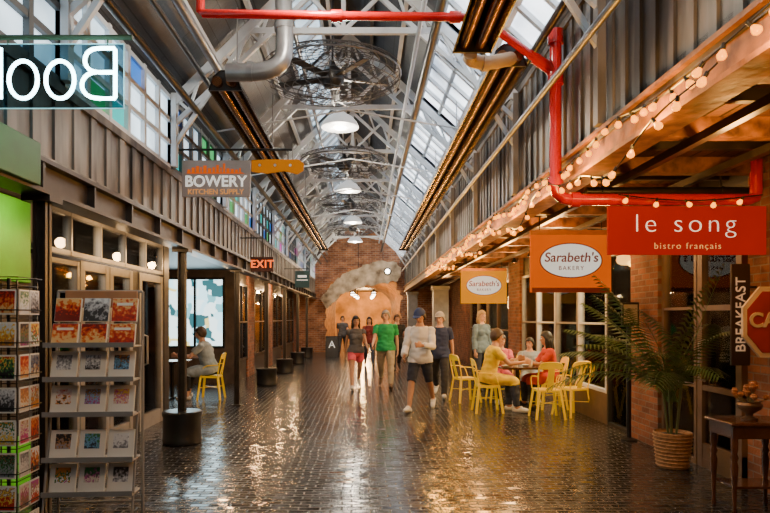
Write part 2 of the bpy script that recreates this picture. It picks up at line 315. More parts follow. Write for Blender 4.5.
def panel_wall(x,z0,z1,side,step):
    bm=BM(); span(bm,(x,-4,z0),(x-side*.06 if side>0 else x+.06,YE,z1))
    y=-3.9
    while y<YE:
        span(bm,(x,y,z0+.02),(x+side*.02,y+step*.35,z1-.02)); y+=step
    for z in (z0+.03,z1-.03): span(bm,(x,-4,z-.035),(x+side*.035,YE,z+.035))
    return bm
struct('wall_left',panel_wall(XL,2.62,3.27,1,.3),m_panelL)
struct('wall_right',panel_wall(XR,2.9,4.2,-1,.22),m_panelR)
tn=0
def trim(a,b,mat,bevel=0):
    global tn
    tn+=1; bm=BM(); span(bm,a,b); return struct('trim_%d'%tn,bm,mat,bevel=bevel)
bm=BM(); span(bm,(XL-.03,-4,2.42),(XL+.03,YE,2.64)); span(bm,(XL-.1,-4,2.4),(XL+.1,YE,2.43)); span(bm,(XL-.1,-4,2.61),(XL+.1,YE,2.64))
y=-3.8
while y<YE:
    span(bm,(XL-.09,y,2.43),(XL+.09,y+.03,2.61)); y+=.8
tn+=1; struct('trim_%d'%tn,bm,m_dark)
bm=BM(); span(bm,(XR-.02,-4,2.72),(XR+.06,YE,2.96)); span(bm,(XR-.08,-4,2.70),(XR+.12,YE,2.73)); span(bm,(XR-.07,-4,2.93),(XR+.06,YE,2.96))
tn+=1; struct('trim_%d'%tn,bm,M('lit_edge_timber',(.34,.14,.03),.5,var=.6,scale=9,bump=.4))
bm=BM(); span(bm,(-6,-4,2.68),(XL,YE,2.74)); struct('ceiling',bm,m_darkwall)
bm=BM(); span(bm,(XR,-4,2.98),(7,YE,3.05)); struct('ceiling',bm,WOODC)
for k,y in enumerate([2.2+.55*i for i in range(32)]): trim((XR+.06,y,2.84 if k%2==0 else 2.9),(WR,y+(.12 if k%2==0 else .06),2.98),m_wood if k%2==0 else m_dark)
for x in (2.35,3.0): trim((x-.03,-2,2.78),(x+.03,YE,2.84),m_dark)
# gable with a rough broken opening
arch=[]; ra=random.Random(4)
ax0,ax1=-1.78,1.6; acx=(ax0+ax1)/2; ahw=(ax1-ax0)/2; sp=2.3; ah=1.45
for k in range(41):
    a=PI-PI*k/40; j=1+ra.uniform(-.085,.085); arch.append((acx+ahw*j*math.cos(a),sp+ah*j*math.sin(a)))
lj=[(ax0+ra.uniform(-.06,.1),.2*i) for i in range(0,11)]; rj=[(ax1+ra.uniform(-.1,.06),.2*i) for i in range(10,-1,-1)]
bm=BM(); prism(bm,[(-2.6,0)]+lj+arch+rj+[(2.1,0),(2.1,4.5),(RX,6.5),(-2.6,4.5)],YE,YE+.45); struct('wall_back',bm,BRXZ)
bm=BM(); span(bm,(-7,YE,0),(-2.6,YE+.4,4.2)); span(bm,(2.1,YE,0),(7,YE+.4,4.2)); struct('wall_back',bm,BRXZ)
def ringpts(s,y): return [(acx+(ahw+.18)*s*math.cos(PI-PI*k/24),y,sp*(.55+.45*s)+(ah+.16)*s*math.sin(PI-PI*k/24)*(.85 if s<1 else 1)) for k in range(25)]
bm=BM(); rs=[]
for s,y in ((1,YE+.45),(.94,30),(.86,31.5),(.8,33)):
    p=ringpts(s,y); p=[(p[0][0],y,0)]+p+[(p[-1][0],y,0)]; rs.append([bm.verts.new(q) for q in p])
for i in range(3):
    for k in range(len(rs[0])-1): bm.faces.new((rs[i][k],rs[i][k+1],rs[i+1][k+1],rs[i+1][k]))
struct('ceiling',bm,M('vault_brick',(.36,.17,.065),.8,var=.5,scale=5,bump=.3))
inner=[(p[0],p[2]) for p in ringpts(.8,33)]
bm=BM(); prism(bm,[(-5,0),(inner[0][0],0)]+inner+[(inner[-1][0],0),(5,0),(5,5),(-5,5)],33,33.2); struct('wall_back',bm,m_tan)
bm=BM(); span(bm,(-2.3,33.2,0),(-2.1,44,4.)); span(bm,(2.0,33.2,0),(2.2,44,4.)); span(bm,(-2.3,44,0),(2.2,44.2,4.)); struct('wall_back',bm,M('amber_plaster',(.6,.32,.1),.8,var=.5,scale=1.2))
bm=BM(); span(bm,(-2.3,33.2,3.4),(2.2,44.2,3.5)); struct('ceiling',bm,m_darkwall)
bm=BM(); span(bm,(-7,-4.2,0),(7,-4,7)); struct('wall_front',bm,m_darkwall)
# broad flat ragged slab slanting over the opening
t=thing('ragged_slab','broad flat pale ragged slab slanting across the top of the brick opening','slab',(0,27.6,0))
rj2=random.Random(8)
top=[(-1.95,2.35),(-1.75,2.75),(-1.5,3.0),(-1.2,3.3),(-.9,3.5),(-.55,3.68),(-.2,3.82),(.2,3.95),(.6,4.05),(1.0,4.08),(1.4,4.0),(1.62,3.8)]
bot=[(1.6,3.35),(1.35,3.18),(1.05,3.12),(.7,3.1),(.35,3.02),(0,2.98),(-.35,2.92),(-.7,2.8),(-1.0,2.62),(-1.25,2.4),(-1.5,2.12),(-1.72,1.95)]
def rag(L_):
    o=[]
    for i in range(len(L_)-1):
        for f_ in (0,.35,.7): o.append((L_[i][0]+(L_[i+1][0]-L_[i][0])*f_+rj2.uniform(-.05,.05),L_[i][1]+(L_[i+1][1]-L_[i][1])*f_+rj2.uniform(-.06,.06)))
    o.append(L_[-1]); return o
bm=BM(); prism(bm,rag(top)+rag(bot),-.06,.12); obj('slab_body',bm,M('pale_broken_plaster',(.34,.23,.13),.85,var=.6,scale=2.6,bump=.8,c2=(.74,.58,.40)),t)
bm=BM(); lathe(bm,[(.16,-.02),(.17,0),(.12,.03),(.11,-.02)],20); o=obj('lamp_ring',bm,m_black,t); o.rotation_euler=(PI/2,0,0); o.location=(1.0,-.09,3.62)
bm=BM(); ball(bm,(1.0,-.09,3.62),(.11,.05,.11)); obj('lamp',bm,m_lamp,t)
for x in (-.3,.8):
    bm=BM(); cyl(bm,(x,.03,3.8),(x,.03,5.1),.015,seg=6); obj('hanger_rod',bm,m_black,t)
dn=0
def glazed(name,x,y0,y1,z0,z1,cols,rows,fm,pm,t=.05,handle=None,kick=0):
    bm=BM()
    for k in range(cols+1):
        y=y0+(y1-y0)*k/cols; ww=t if k in(0,cols) else t*.6; yy=min(max(y,y0+ww/2),y1-ww/2); span(bm,(x-.04,yy-ww/2,z0),(x+.04,yy+ww/2,z1))
    for k in range(rows+1):
        z=z0+(z1-z0)*k/rows; ww=t if k in(0,rows) else t*.6; zz=min(max(z,z0+ww/2),z1-ww/2); span(bm,(x-.036,y0,zz-ww/2),(x+.036,y1,zz+ww/2))
    if kick: span(bm,(x-.034,y0,z0),(x+.034,y1,z0+kick))
    w=struct(name,bm,fm); bm=BM(); span(bm,(x-.006,y0+.01,z0+.01),(x+.006,y1-.01,z1-.01)); struct('pane',bm,pm,w)
    if handle is not None:
        s=1 if x<0 else -1; bm=BM(); tube(bm,[(x+s*.04,handle,.9),(x+s*.1,handle,.92),(x+s*.1,handle,1.3),(x+s*.04,handle,1.32)],.014); struct('door_handle',bm,m_chrome,w)
    return w
def door(*a,**k):
    global dn; dn+=1; return glazed('door_%d'%dn,*a,**k)
def window(*a,**k):
    global wn; wn+=1; return glazed('window_%d'%wn,*a,**k)
bm=BM(); span(bm,(WL-.15,-4,0),(WL,5.72,2.7)); struct('wall_left',bm,m_darkwall)
window(WL,5.75,6.65,.0,2.15,1,2,m_frame,DGLASS); window(WL,5.75,9.4,2.2,2.66,5,1,m_frame,DGLASS)
door(WL,6.68,7.43,0,2.17,1,1,m_frame,DGLASS,t=.1,handle=7.3,kick=.2); door(WL,7.45,8.18,0,2.17,1,1,m_frame,DGLASS,t=.1,handle=7.58,kick=.2); door(WL,8.42,9.4,0,2.17,1,1,m_frame,DGLASS,t=.1,handle=8.55,kick=.2)
bm=BM(); span(bm,(WL-.1,8.2,0),(WL+.03,8.4,2.18)); span(bm,(WL-.1,9.42,0),(WL+.05,9.65,2.7)); span(bm,(-6,9.5,0),(WL-.1,9.6,2.7)); span(bm,(-6,5.6,0),(WL-.15,5.7,2.7)); span(bm,(-6,-4,0),(-5.9,YE,2.7)); struct('wall_left',bm,m_darkwall)
bm=BM(); span(bm,(-5.88,5.72,0),(-5.8,9.48,2.66)); struct('wall_left',bm,M('bookshop_wall',(.5,.45,.37),.8,var=.2))
bm=BM(); span(bm,(-6,14.6,0),(-4.7,14.75,2.7)); span(bm,(-4.7,14.6,0),(-3.3,14.75,.85)); span(bm,(-4.7,14.6,2.5),(-3.3,14.75,2.7)); span(bm,(-3.3,14.6,0),(WL+.05,14.75,2.7)); struct('wall_left',bm,M('alcove_wall',(.09,.065,.05),.6,var=.3))
wn+=1; bm=BM()
for x in (-4.68,-4.0,-3.32): span(bm,(x-.025,14.55,.85),(x+.025,14.62,2.5))
for z in (.87,2.48): span(bm,(-4.7,14.55,z-.025),(-3.3,14.62,z+.025))
w=struct('window_%d'%wn,bm,m_black); bm=BM(); span(bm,(-4.7,14.63,.85),(-3.3,14.65,2.5)); struct('pane',bm,street_mat(),w)
y=14.8
for i,(y1,kind) in enumerate([(16.2,1),(17.2,0),(19.6,1),(20.6,0),(23.0,1),(24.0,0),(26.6,1),(28.0,0)]):
    if kind:
        window(WL,y,y1,.5,2.4,2,2,m_black,GLASS); bm=BM(); span(bm,(WL-.1,y,0),(WL,y1,.5)); span(bm,(WL-.1,y,2.4),(WL,y1,2.7)); struct('wall_left',bm,m_darkwall)
    else:
        bm=BM(); span(bm,(WL-.12,y,0),(WL+.03,y1,2.7)); struct('wall_left',bm,BRYZ)
    y=y1
bm=BM(); span(bm,(-4.9,14.8,0),(-4.8,YE,2.7)); struct('wall_left',bm,M('shop_back_wall',(.5,.3,.15),.7,var=.8,scale=2.5))
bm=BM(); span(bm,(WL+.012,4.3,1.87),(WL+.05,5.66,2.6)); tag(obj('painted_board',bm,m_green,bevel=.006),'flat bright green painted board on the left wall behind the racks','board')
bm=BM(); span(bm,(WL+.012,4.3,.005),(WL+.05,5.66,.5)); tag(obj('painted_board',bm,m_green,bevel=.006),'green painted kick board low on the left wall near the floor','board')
bm=BM(); span(bm,(XL+.09,3.2,2.42),(XL+.14,4.08,2.70)); tag(obj('fascia_board',bm,m_dgreen,bevel=.008),'short deep green fascia board fixed over the left beam below the neon sign','board')
def rbrick(y0,y1,z1=2.98,z0=0,x=WR,t=.3,m=BRYZ):
    bm=BM(); span(bm,(x,y0,z0),(x+t,y1,z1)); struct('wall_right',bm,m)
rbrick(-4,5.75); rbrick(7.35,8.1,x=WR-.08); rbrick(13.9,15.0,x=WR-.08); rbrick(20.8,YE)
for a,b in ((5.75,7.35),(8.1,13.9),(15.,20.8)): rbrick(a,b,z0=2.5,m=m_darkwall)
door(WR,5.78,6.55,0,2.48,1,3,m_warmframe,DGLASS,t=.09,handle=6.4,kick=.25); window(WR,6.57,7.34,0,2.48,1,3,m_warmframe,DGLASS)
window(WR,8.12,9.0,.0,2.48,1,2,m_black,GLASS)
for i in range(4): window(WR,9.02+i*1.22,9.02+(i+1)*1.22-.02,.45,2.48,1,2,m_frame if i%2 else m_white,GLASS)
bm=BM(); span(bm,(WR-.03,9,0),(WR+.1,13.9,.45)); struct('wall_right',bm,m_warmframe)
for i in range(4): window(WR,15.02+i*1.44,15.02+(i+1)*1.44-.02,.0,2.48,1,2,m_warmframe,GLASS)
bm=BM(); span(bm,(6.4,-4,0),(6.5,YE,3)); span(bm,(WR,8.0,0),(6.4,8.08,2.97)); span(bm,(WR,14.4,0),(6.4,14.5,2.97)); struct('wall_right',bm,m_cream)
# ------------------------------------------------------------------ camera / world
cam=bpy.data.cameras.new('camera'); co=bpy.data.objects.new('camera',cam); COL.objects.link(co); co.location=(0,0,CH); co.rotation_euler=(PI/2,0,0)
cam.sensor_width=36; cam.lens=F/770*36; cam.shift_x=(385-CX)/770; cam.shift_y=(CY-256.5)/770; cam.clip_start=.05; S.camera=co
w=bpy.data.worlds.new('world'); S.world=w; w.use_nodes=True; w.node_tree.nodes['Background'].inputs[0].default_value=(.5,.62,.75,1); w.node_tree.nodes['Background'].inputs[1].default_value=.3
# ------------------------------------------------------------------ roof steel
t0=thing('roof_truss','nearest white painted steel roof truss counted from the camera','roof truss',(0,TY[0],0),0,'white steel roof trusses')
L=Vector((XL+.06,0,EL-.08)); R_=Vector((XR-.06,0,ER-.08)); A=Vector((RX,0,RZ-.1))
for p,n in ((L,'rafter'),(R_,'rafter')):
    bm=BM(); bar(bm,p,A,.07,.1); obj(n,bm,m_white,t0)
    bm=BM(); o1=Vector((0,0,-.26)); bar(bm,p+o1,A+o1*1.3,.05,.05)
    for k in range(7):
        a_=p.lerp(A,(k+.1)/7.2); b_=p.lerp(A,(k+.6)/7.2); c_=p.lerp(A,(k+1.1)/7.2); bar(bm,a_,b_+o1,.03,.03); bar(bm,b_+o1,c_,.03,.03)
    obj('lattice_chord',bm,m_white,t0)
tz=4.98; xa=XL+(tz-EL)/(RZ-EL)*(RX-XL)+.06; xb=XR-(tz-ER)/(RZ-ER)*(XR-RX)-.06
bm=BM(); bar(bm,(xa,0,tz-.1),(xb,0,tz-.1),.05,.07); obj('tie_beam',bm,m_white,t0)
bm=BM(); bar(bm,(RX,0,tz-.1),A,.05,.05); obj('king_post',bm,m_white,t0)
for s,x in ((-1,xa),(1,xb)):
    bm=BM(); bar(bm,(RX,0,tz-.1),(RX+(x-RX)*.5,0,RZ-.1-(RZ-tz)*.5),.04,.04); obj('strut',bm,m_white,t0)
    bx=(XL+.06 if s<0 else XR-.06); bm=BM(); bar(bm,(bx,0,3.55),(x,0,tz-.12),.045,.045); obj('knee_brace',bm,m_white,t0)
    bm=BM(); bar(bm,(bx,0,3.3 if s<0 else 2.98),(bx,0,4.15),.06,.09); obj('upright',bm,m_white if s<0 else m_panelR,t0)
for i,y in enumerate(TY[1:9]): dup(t0,(0,y,0),0,ORD[i+1]+' white painted steel roof truss counted from the camera')
for x in (-1.75,-1.3,-.5,.1,.5): trim((x-.025,-4,zroof(x)-.09),(x+.025,YE,zroof(x)-.02),m_white if x!=.1 else m_black)
for x,z,r,lab,mm in ((-.9,5.2,.03,'thin grey conduit running along the hall left of the fans',m_grey),(.62,4.85,.028,'thin white conduit running along the hall right of the fans',m_white),(-1.95,3.95,.04,'dark pipe running along the foot of the left roof',m_black),(1.62,3.6,.03,'grey conduit clipped along the right panels',m_grey),
    (-1.66,4.36,.05,'thick grey pipe running along the left roof slope',m_grey),(.72,4.5,.05,'thick dark pipe running along the hall beside the right heater',m_black),(1.55,4.0,.035,'dark pipe running along the foot of the right skylights',m_black),(-1.66,4.03,.025,'thin dark conduit beside the left heater',m_black)):
    bm=BM(); tube(bm,[(x,1,z),(x,14,z),(x,27.3,z)],r,10)
    tag(obj('conduit_pipe',bm,mm),lab,'pipe')
for i,y in enumerate(TY[1:7]):
    bm=BM(); yy=y+1.3; tube(bm,[(XL+.2,yy,4.1),(RX,yy,4.4),(XR-.22,yy,4.1)],.012,6); tag(obj('tie_rod',bm,m_white),ORD[i]+' thin white tie rod crossing below the roof','tie rod','thin tie rods below the roof')
pl=['beside the card racks','standing in the nearest black drum','in front of the seating alcove','in the second nearest drum','in the third nearest drum','in the fourth nearest drum','farthest on the left row']
for i,y in enumerate((4.36,7.7,11,14.3,17.5,20.9,24.2)):
    p=thing('steel_post','slim dark steel post under the left beam, '+pl[i],'post',(XL,y,0),0,'steel posts under the left beam')
    bm=BM(); span(bm,(-.045,-.012,0),(.045,.012,2.36)); span(bm,(-.045,-.045,0),(-.03,.045,2.36)); span(bm,(.03,-.045,0),(.045,.045,2.36)); obj('shaft',bm,m_dark,p)
    bm=BM(); span(bm,(-.1,-.09,2.36),(.1,.09,2.4)); obj('cap_plate',bm,m_dark,p); bm=BM(); span(bm,(-.09,-.09,0),(.09,.09,.02)); obj('base_plate',bm,m_dark,p)
    if i not in (0,2):
        bm=BM(); lathe(bm,[(.2,0),(.235,.01),(.24,.05),(.232,.07),(.232,.33),(.242,.35),(.242,.39),(.225,.4),(.2,.4)],28)
        obj('drum_base',bm,m_black,p)
# ------------------------------------------------------------------ red pipe
pts=[(-1.46,5.5,4.78),(-1.46,5.5,4.27),(-1.44,5.5,4.25),(-.2,5.5,4.23),(.85,5.5,4.22),(1.05,5.5,4.19),(1.56,5.5,3.82)]
pp=thing('sprinkler_pipe','glossy red sprinkler pipe crossing the hall and dropping beside the right wall','pipe',(0,5.5,0))
lo=lambda P:[(x,y-5.5,z) for x,y,z in P]
bm=BM(); tube(bm,lo(pts),.038,14); obj('cross_pipe',bm,m_red,pp)
bm=BM(); tube(bm,lo([(1.69,5.5,4.08),(1.69,5.5,2.72),(1.70,5.5,2.66),(1.76,5.5,2.61),(1.82,5.5,2.6),(3.40,5.5,2.6),(3.46,5.5,2.62),(3.47,5.5,2.68),(3.47,5.5,2.95)]),.052,16); obj('drop_pipe',bm,m_red,pp)
bm=BM(); tube(bm,smooth_pts(lo([(1.5,5.5,3.86),(1.62,5.5,3.78),(1.69,5.5,3.7)])),.05,12); obj('elbow',bm,m_red,pp)
for p,q in (((1.69,0,3.98),(1.69,0,4.1)),((1.69,0,3.62),(1.69,0,3.72)),((1.69,0,2.72),(1.69,0,2.8)),((1.82,0,2.6),(1.9,0,2.6)),((-.3,0,4.23),(-.2,0,4.23)),((.75,0,4.22),(.85,0,4.22))):
    bm=BM(); cyl(bm,p,q,.068 if p[0]>1 else .052,seg=16); obj('coupling',bm,m_red,pp)
t=thing('dark_pipe','dark horizontal pipe just behind the red pipe on the right','pipe',(2.8,5.75,2.72)); bm=BM(); tube(bm,[(-.75,0,0),(0,0,0),(.75,0,0)],.045,12); obj('pipe_run',bm,m_black,t)
for x in (-.6,.5):
    bm=BM(); cyl(bm,(x,0,.03),(x,0,.262),.01,seg=8); cyl(bm,(x-.012,0,0),(x+.012,0,0),.055,seg=12); obj('pipe_clamp',bm,m_black,t)
# ------------------------------------------------------------------ heaters and duct
def heater(x,z,y0,y1,label):
    t=thing('tube_heater',label,'heater',(x,y0,z),0,'overhead tube heaters'); Ln=y1-y0
    bm=BM(); pr=[(-.17,-.09),(-.12,.05),(-.05,.11),(.05,.11),(.12,.05),(.17,-.09),(.155,-.09),(.11,.04),(.045,.095),(-.045,.095),(-.11,.04),(-.155,-.09)]
    prism(bm,pr,0,Ln); obj('reflector_hood',bm,M('heater_hood',(.022,.017,.014),.25,metal=.5,var=.3),t)
    bm=BM()
    for s in (-.07,.07): tube(bm,[(s,-.05,-.02),(s,Ln*.5,-.02),(s,Ln+.05,-.02)],.05,12)
    obj('burner_tube',bm,M('burner_tube',(.16,.06,.02),.25,metal=.8,var=.4),t)
    for yy in (0.02,Ln-.02):
        bm=BM(); prism(bm,pr[:6],yy-.012,yy+.012); obj('end_cap',bm,m_black,t)
    k=.6
    while k<Ln:
        bm=BM(); top=zroof(x)-z-.03; cyl(bm,(0,k,.1),(0,k,top),.008,seg=6); obj('hanger_rod',bm,m_grey,t); k+=2.6
    return t
heater(-1.4,3.92,6.2,21.,'long dark overhead tube heater along the left roof slope')
heater(.92,3.92,1.2,5.35,'short near tube heater over the hall left of the red drop pipe')
heater(1.3,3.92,5.6,21.,'long dark overhead tube heater along the right roof slope')
d=thing('vent_duct','galvanised round vent duct bending from the left heater up to the roof','duct',(-1.4,6.06,3.95))
bm=BM(); tube(bm,smooth_pts([(.05,0,.0),(.4,0,0),(.6,0,.08),(.62,.02,.35),(.58,.05,1.0),(.58,.1,1.2)],2),.085,16); obj('duct_run',bm,m_grey,d)
for q in (((.25,0,.01),(.31,0,.005)),((.605,.02,.42),(.6,.025,.48)),((.585,.05,.9),(.583,.05,.96))):
    bm=BM(); cyl(bm,q[0],q[1],.093,seg=18); obj('joint_collar',bm,m_grey,d)
d=thing('vent_duct','short beige elbow duct joining the two right heaters','duct',(.92,5.48,3.85))
bm=BM(); tube(bm,smooth_pts([(0,-.08,0),(0,.0,-.02),(.15,.03,-.04),(.36,.03,0),(.38,.07,.02)],2),.06,14); obj('duct_run',bm,M('beige_duct',(.4,.28,.17),.45),d)
bm=BM(); cyl(bm,(.12,.02,-.04),(.18,.03,-.04),.068,seg=16); obj('joint_collar',bm,M('beige_duct',(.4,.28,.17)),d)
# ------------------------------------------------------------------ fans and lamps
f0=thing('hanging_fan','nearest black ceiling fan in a round wire cage','ceiling fan',(-.42,8,4.66),0,'caged ceiling fans')
bm=BM(); cyl(bm,(0,0,.1),(0,0,1.15),.014,seg=8); obj('downrod',bm,m_black,f0)
bm=BM(); lathe(bm,[(.03,-.14),(.1,-.13),(.15,-.06),(.15,.05),(.1,.1),(.05,.14),(.03,.2)],20); obj('motor',bm,m_black,f0)
for k in range(5):
    bm=BM(); a=2*PI*k/5+.3; R=Matrix.Rotation(a,3,'Z')@Matrix.Rotation(.2,3,'X'); box(bm,R@Vector((.45,0,-.02)),(.6,.11,.012),R); box(bm,R@Vector((.15,0,-.02)),(.14,.03,.014),R); obj('blade',bm,m_black,f0,bevel=.004)
rr=random.Random(3); bm=BM(); fs=.88
for k in range(9):
    r=(.2+.1*k)*fs; zz=.03*rr.uniform(-1,1); ph=rr.uniform(0,6); o_=.2-.2*(r/fs)**2
    tube(bm,[((r+.015*math.sin(3*a+ph))*math.cos(a),(r+.015*math.sin(3*a+ph))*math.sin(a),-.05-o_+.03*math.sin(2*a+ph)) for a in [2*PI*j/30 for j in range(30)]],.005,4,True)
    tube(bm,[(r*math.cos(a),r*math.sin(a),.09+o_) for a in [2*PI*j/30 for j in range(30)]],.0045,4,True)
for k in range(20):
    a=2*PI*k/20; tube(bm,[(q*fs*math.cos(a),q*fs*math.sin(a),z) for q,z in ((.12,-.26),(.6,-.2),(1.,-.03),(.98,.1),(.5,.26),(.05,.3))],.005,4)
tube(bm,[(fs*math.cos(a),fs*math.sin(a),.03) for a in [2*PI*j/36 for j in range(36)]],.012,6,True)
obj('wire_cage',bm,M('cage_wire',(.12,.12,.125),.35,metal=.5),f0)
for i,y in enumerate((12.5,17.,21.5)): dup(f0,(-.42,y,4.66),.4*i,ORD[i+1]+' black ceiling fan in a round wire cage')
l0=thing('pendant_lamp','nearest white dome pendant lamp hanging under the roof','pendant lamp',(-.4,10,4.62),0,'white dome pendant lamps')
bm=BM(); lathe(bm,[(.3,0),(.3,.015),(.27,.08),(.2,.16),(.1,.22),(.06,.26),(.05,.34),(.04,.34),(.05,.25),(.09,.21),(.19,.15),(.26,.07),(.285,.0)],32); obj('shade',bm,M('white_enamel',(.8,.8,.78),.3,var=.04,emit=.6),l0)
bm=BM(); ball(bm,(0,0,.05),(.14,.14,.09)); obj('bulb',bm,m_lamp,l0)
bm=BM(); cyl(bm,(0,0,.34),(0,0,1.3),.012,seg=8); cyl(bm,(0,0,.3),(0,0,.42),.045,seg=12); obj('stem',bm,m_black,l0)
for i,y in enumerate((15,20,25)): dup(l0,(-.4,y,4.62),0,ORD[i+1]+' white dome pendant lamp hanging under the roof')
for y,p in ((1.,34),(5.2,115),(10,95),(15,105),(20,100),(25,100)): light('lamp_or_fill_light','POINT',(-.4,y,4.48),p,(1,.89,.72),.14)  # two nearest are added fill without a pendant, brightening faces and foreground
light('rack_fill_light','POINT',(-1.0,2.4,2.9),20,(1,.86,.66),.12)  # added light with no fixture, brightens the card racks
# ------------------------------------------------------------------ string lights
def string(name,label,ptsfn,n,loc):
    t=thing(name,label,'string lights',loc,0,'warm bulb strings on the right'); P=[Vector(ptsfn(k/(n*3)))-Vector(loc) for k in range(n*3+1)]
    bm=BM(); tube(bm,P,.006,5); obj('cord',bm,m_black,t)
    for k in range(n):
        p=P[k*3+1]; s=bpy.data.objects.new('bulb',BULB); COL.objects.link(s); s.parent=t; s.location=p; s.rotation_euler=(.5*math.sin(k*2.1),.5*math.cos(k*1.7),0)
        q=bpy.data.objects.new('socket',SOCK); COL.objects.link(q); q.parent=s
    return t
bm=BM(); lathe(bm,[(.009,-.022),(.014,-.031),(.021,-.045),(.023,-.054),(.017,-.067),(.003,-.074)],14); tmp=obj('bulb',bm,m_bulb); BULB=tmp.data; bpy.data.objects.remove(tmp)
bm=BM(); cyl(bm,(0,0,-.024),(0,0,.008),.011,seg=10); tmp=obj('socket',bm,m_black); SOCK=tmp.data; bpy.data.objects.remove(tmp)
def fa(u):
    y=2.3+15*u; return (1.69+.015*math.sin(y*3.7),y,2.90-.09*abs(math.sin(PI*(y-2.3)/1.9)))
def fb(u):
    y=2.9+11*u; return (1.63+.02*math.sin(y*2.9),y,2.78-.24*abs(math.sin(PI*(y-2.9)/2.6))-.04*math.sin(y*5))
def fc(u):
    x=2.2+1.25*u; return (x,5.38,2.62-.05*math.sin(PI*u))
string('string_lights','warm bulb string running straight along the right beam',fa,84,(1.69,2.3,2.90)); string('string_lights','warm bulb string drooping in deep loops below the right beam',fb,44,(1.64,2.9,2.80))
string('string_lights','short warm bulb string crossing just in front of the red pipe',fc,5,(2.2,5.38,2.62))
for i in range(14):
    y=2.5+1.15*i; light('string_light_glow','POINT',(1.58,y,2.68),28,(1,.44,.05),.06)
for y,p in ((2.8,36),(4.2,36),(6.6,36),(8.6,38),(11,36),(13.5,34),(16,30),(19,28)): light('string_light_glow','POINT',(2.5,y,2.6),p,(1,.46,.1),.12)
# ------------------------------------------------------------------ signs
s=thing('hanging_sign','red hanging sign with white lowercase bistro lettering under the red pipe','sign',(2.85,5.5,2.11))
bm=BM(); span(bm,(-.7,-.02,0),(.7,.02,.43)); obj('board',bm,m_signred,s,bevel=.006)
text('lettering','le song',.235,m_wtext,s,(-.02,-.024,.27),sx=1.05,space=1.28,bold=-.005); text('lettering','bistro français',.08,M('dull_gold_lettering',(.8,.5,.2),.5,emit=.5),s,(0,-.024,.075),space=1.25,bold=-.001)
for x in (-.5,.5):
    bm=BM(); span(bm,(x-.012,-.012,.43),(x+.012,.012,.445)); obj('hanger',bm,m_black,s)
s=thing('wall_sign','narrow dark upright sign with pale breakfast lettering running up it','sign',(3.40,5.62,1.12))
bm=BM(); span(bm,(-.085,-.012,0),(.085,.012,.92)); obj('board',bm,M('dark_sign_panel',(.03,.016,.012),.5),s,bevel=.004)
text('lettering','BREAKFAST',.125,M('pale_sign_lettering',(.65,.50,.33),.5,emit=.3),s,(0,-.015,.46),rot=(PI/2,-PI/2,0),sx=1.05)
bm=BM(); span(bm,(.085,-.008,.2),(.15,.008,.22)); span(bm,(.085,-.008,.7),(.15,.008,.72)); obj('wall_bracket',bm,m_black,s)
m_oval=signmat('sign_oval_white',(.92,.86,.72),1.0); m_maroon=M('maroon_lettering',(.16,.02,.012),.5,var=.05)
def osign(loc,label,strip,bmt):
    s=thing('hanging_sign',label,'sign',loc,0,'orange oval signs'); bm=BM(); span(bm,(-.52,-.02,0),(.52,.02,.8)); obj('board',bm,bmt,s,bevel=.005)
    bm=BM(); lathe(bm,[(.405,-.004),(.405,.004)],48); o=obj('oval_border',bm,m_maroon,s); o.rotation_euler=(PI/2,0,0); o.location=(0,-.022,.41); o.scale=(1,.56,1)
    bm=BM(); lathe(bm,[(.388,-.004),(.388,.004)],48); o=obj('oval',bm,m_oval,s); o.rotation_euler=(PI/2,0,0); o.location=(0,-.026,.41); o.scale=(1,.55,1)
    text('lettering','Sarabeth\'s',.17,m_maroon,s,(0,-.032,.445),bold=.002,shear=.12); text('lettering','BAKERY',.075,m_maroon,s,(0,-.032,.31),space=1.3)
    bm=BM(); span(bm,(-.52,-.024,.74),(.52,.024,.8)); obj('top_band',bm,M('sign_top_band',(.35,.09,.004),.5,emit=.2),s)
    if strip:
        bm=BM(); span(bm,(-.5,-.024,.0),(.5,.024,.06)); obj('bottom_band',bm,m_maroon,s)
    for x in (-.4,.4):
        bm=BM(); cyl(bm,(x,0,.8),(x,0,1.08),.008,seg=6); obj('hanger',bm,m_black,s)
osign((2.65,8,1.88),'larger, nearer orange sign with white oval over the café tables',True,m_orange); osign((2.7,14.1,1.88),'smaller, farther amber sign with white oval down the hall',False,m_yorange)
s=thing('hanging_sign','knife shaped hanging sign, grey blade and orange handle, left beam','sign',(-2.16,7.33,2.98))
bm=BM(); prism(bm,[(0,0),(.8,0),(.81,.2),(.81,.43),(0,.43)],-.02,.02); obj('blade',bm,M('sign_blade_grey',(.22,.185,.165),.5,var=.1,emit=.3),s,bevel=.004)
bm=BM(); prism(bm,[(.82,.3),(1.0,.28),(1.2,.31),(1.36,.27),(1.43,.31),(1.44,.39),(1.38,.44),(1.0,.44),(.82,.43)],-.025,.025); obj('handle',bm,signmat('knife_handle_amber',(1.,.3,.005),.5),s,bevel=.008)
for x in (.92,1.1,1.28):
    bm=BM(); cyl(bm,(x,-.032,.37),(x,.032,.37),.016,seg=12); obj('rivet',bm,m_chrome,s)
bm=BM(); sk=[(.06,.272)]; x=.07; rr=random.Random(5)
while x<.70:
    wd=rr.uniform(.018,.04); h=.295+.11*math.sin(PI*x/.78)*rr.uniform(.3,1.); sk+=[(x,h),(x+wd,h),(x+wd,.285)]; x+=wd+.016; sk+=[(x,.285)]
sk+=[(.74,.272)]; prism(bm,sk,-.026,-.02); obj('skyline',bm,m_orange,s)
text('lettering','BOWERY',.18,m_wtext,s,(.4,-.028,.175),bold=.003,sx=.98); text('lettering','KITCHEN SUPPLY',.085,signmat('pale_orange_lettering',(1.,.42,.12),.8),s,(.4,-.026,.055),bold=.001)
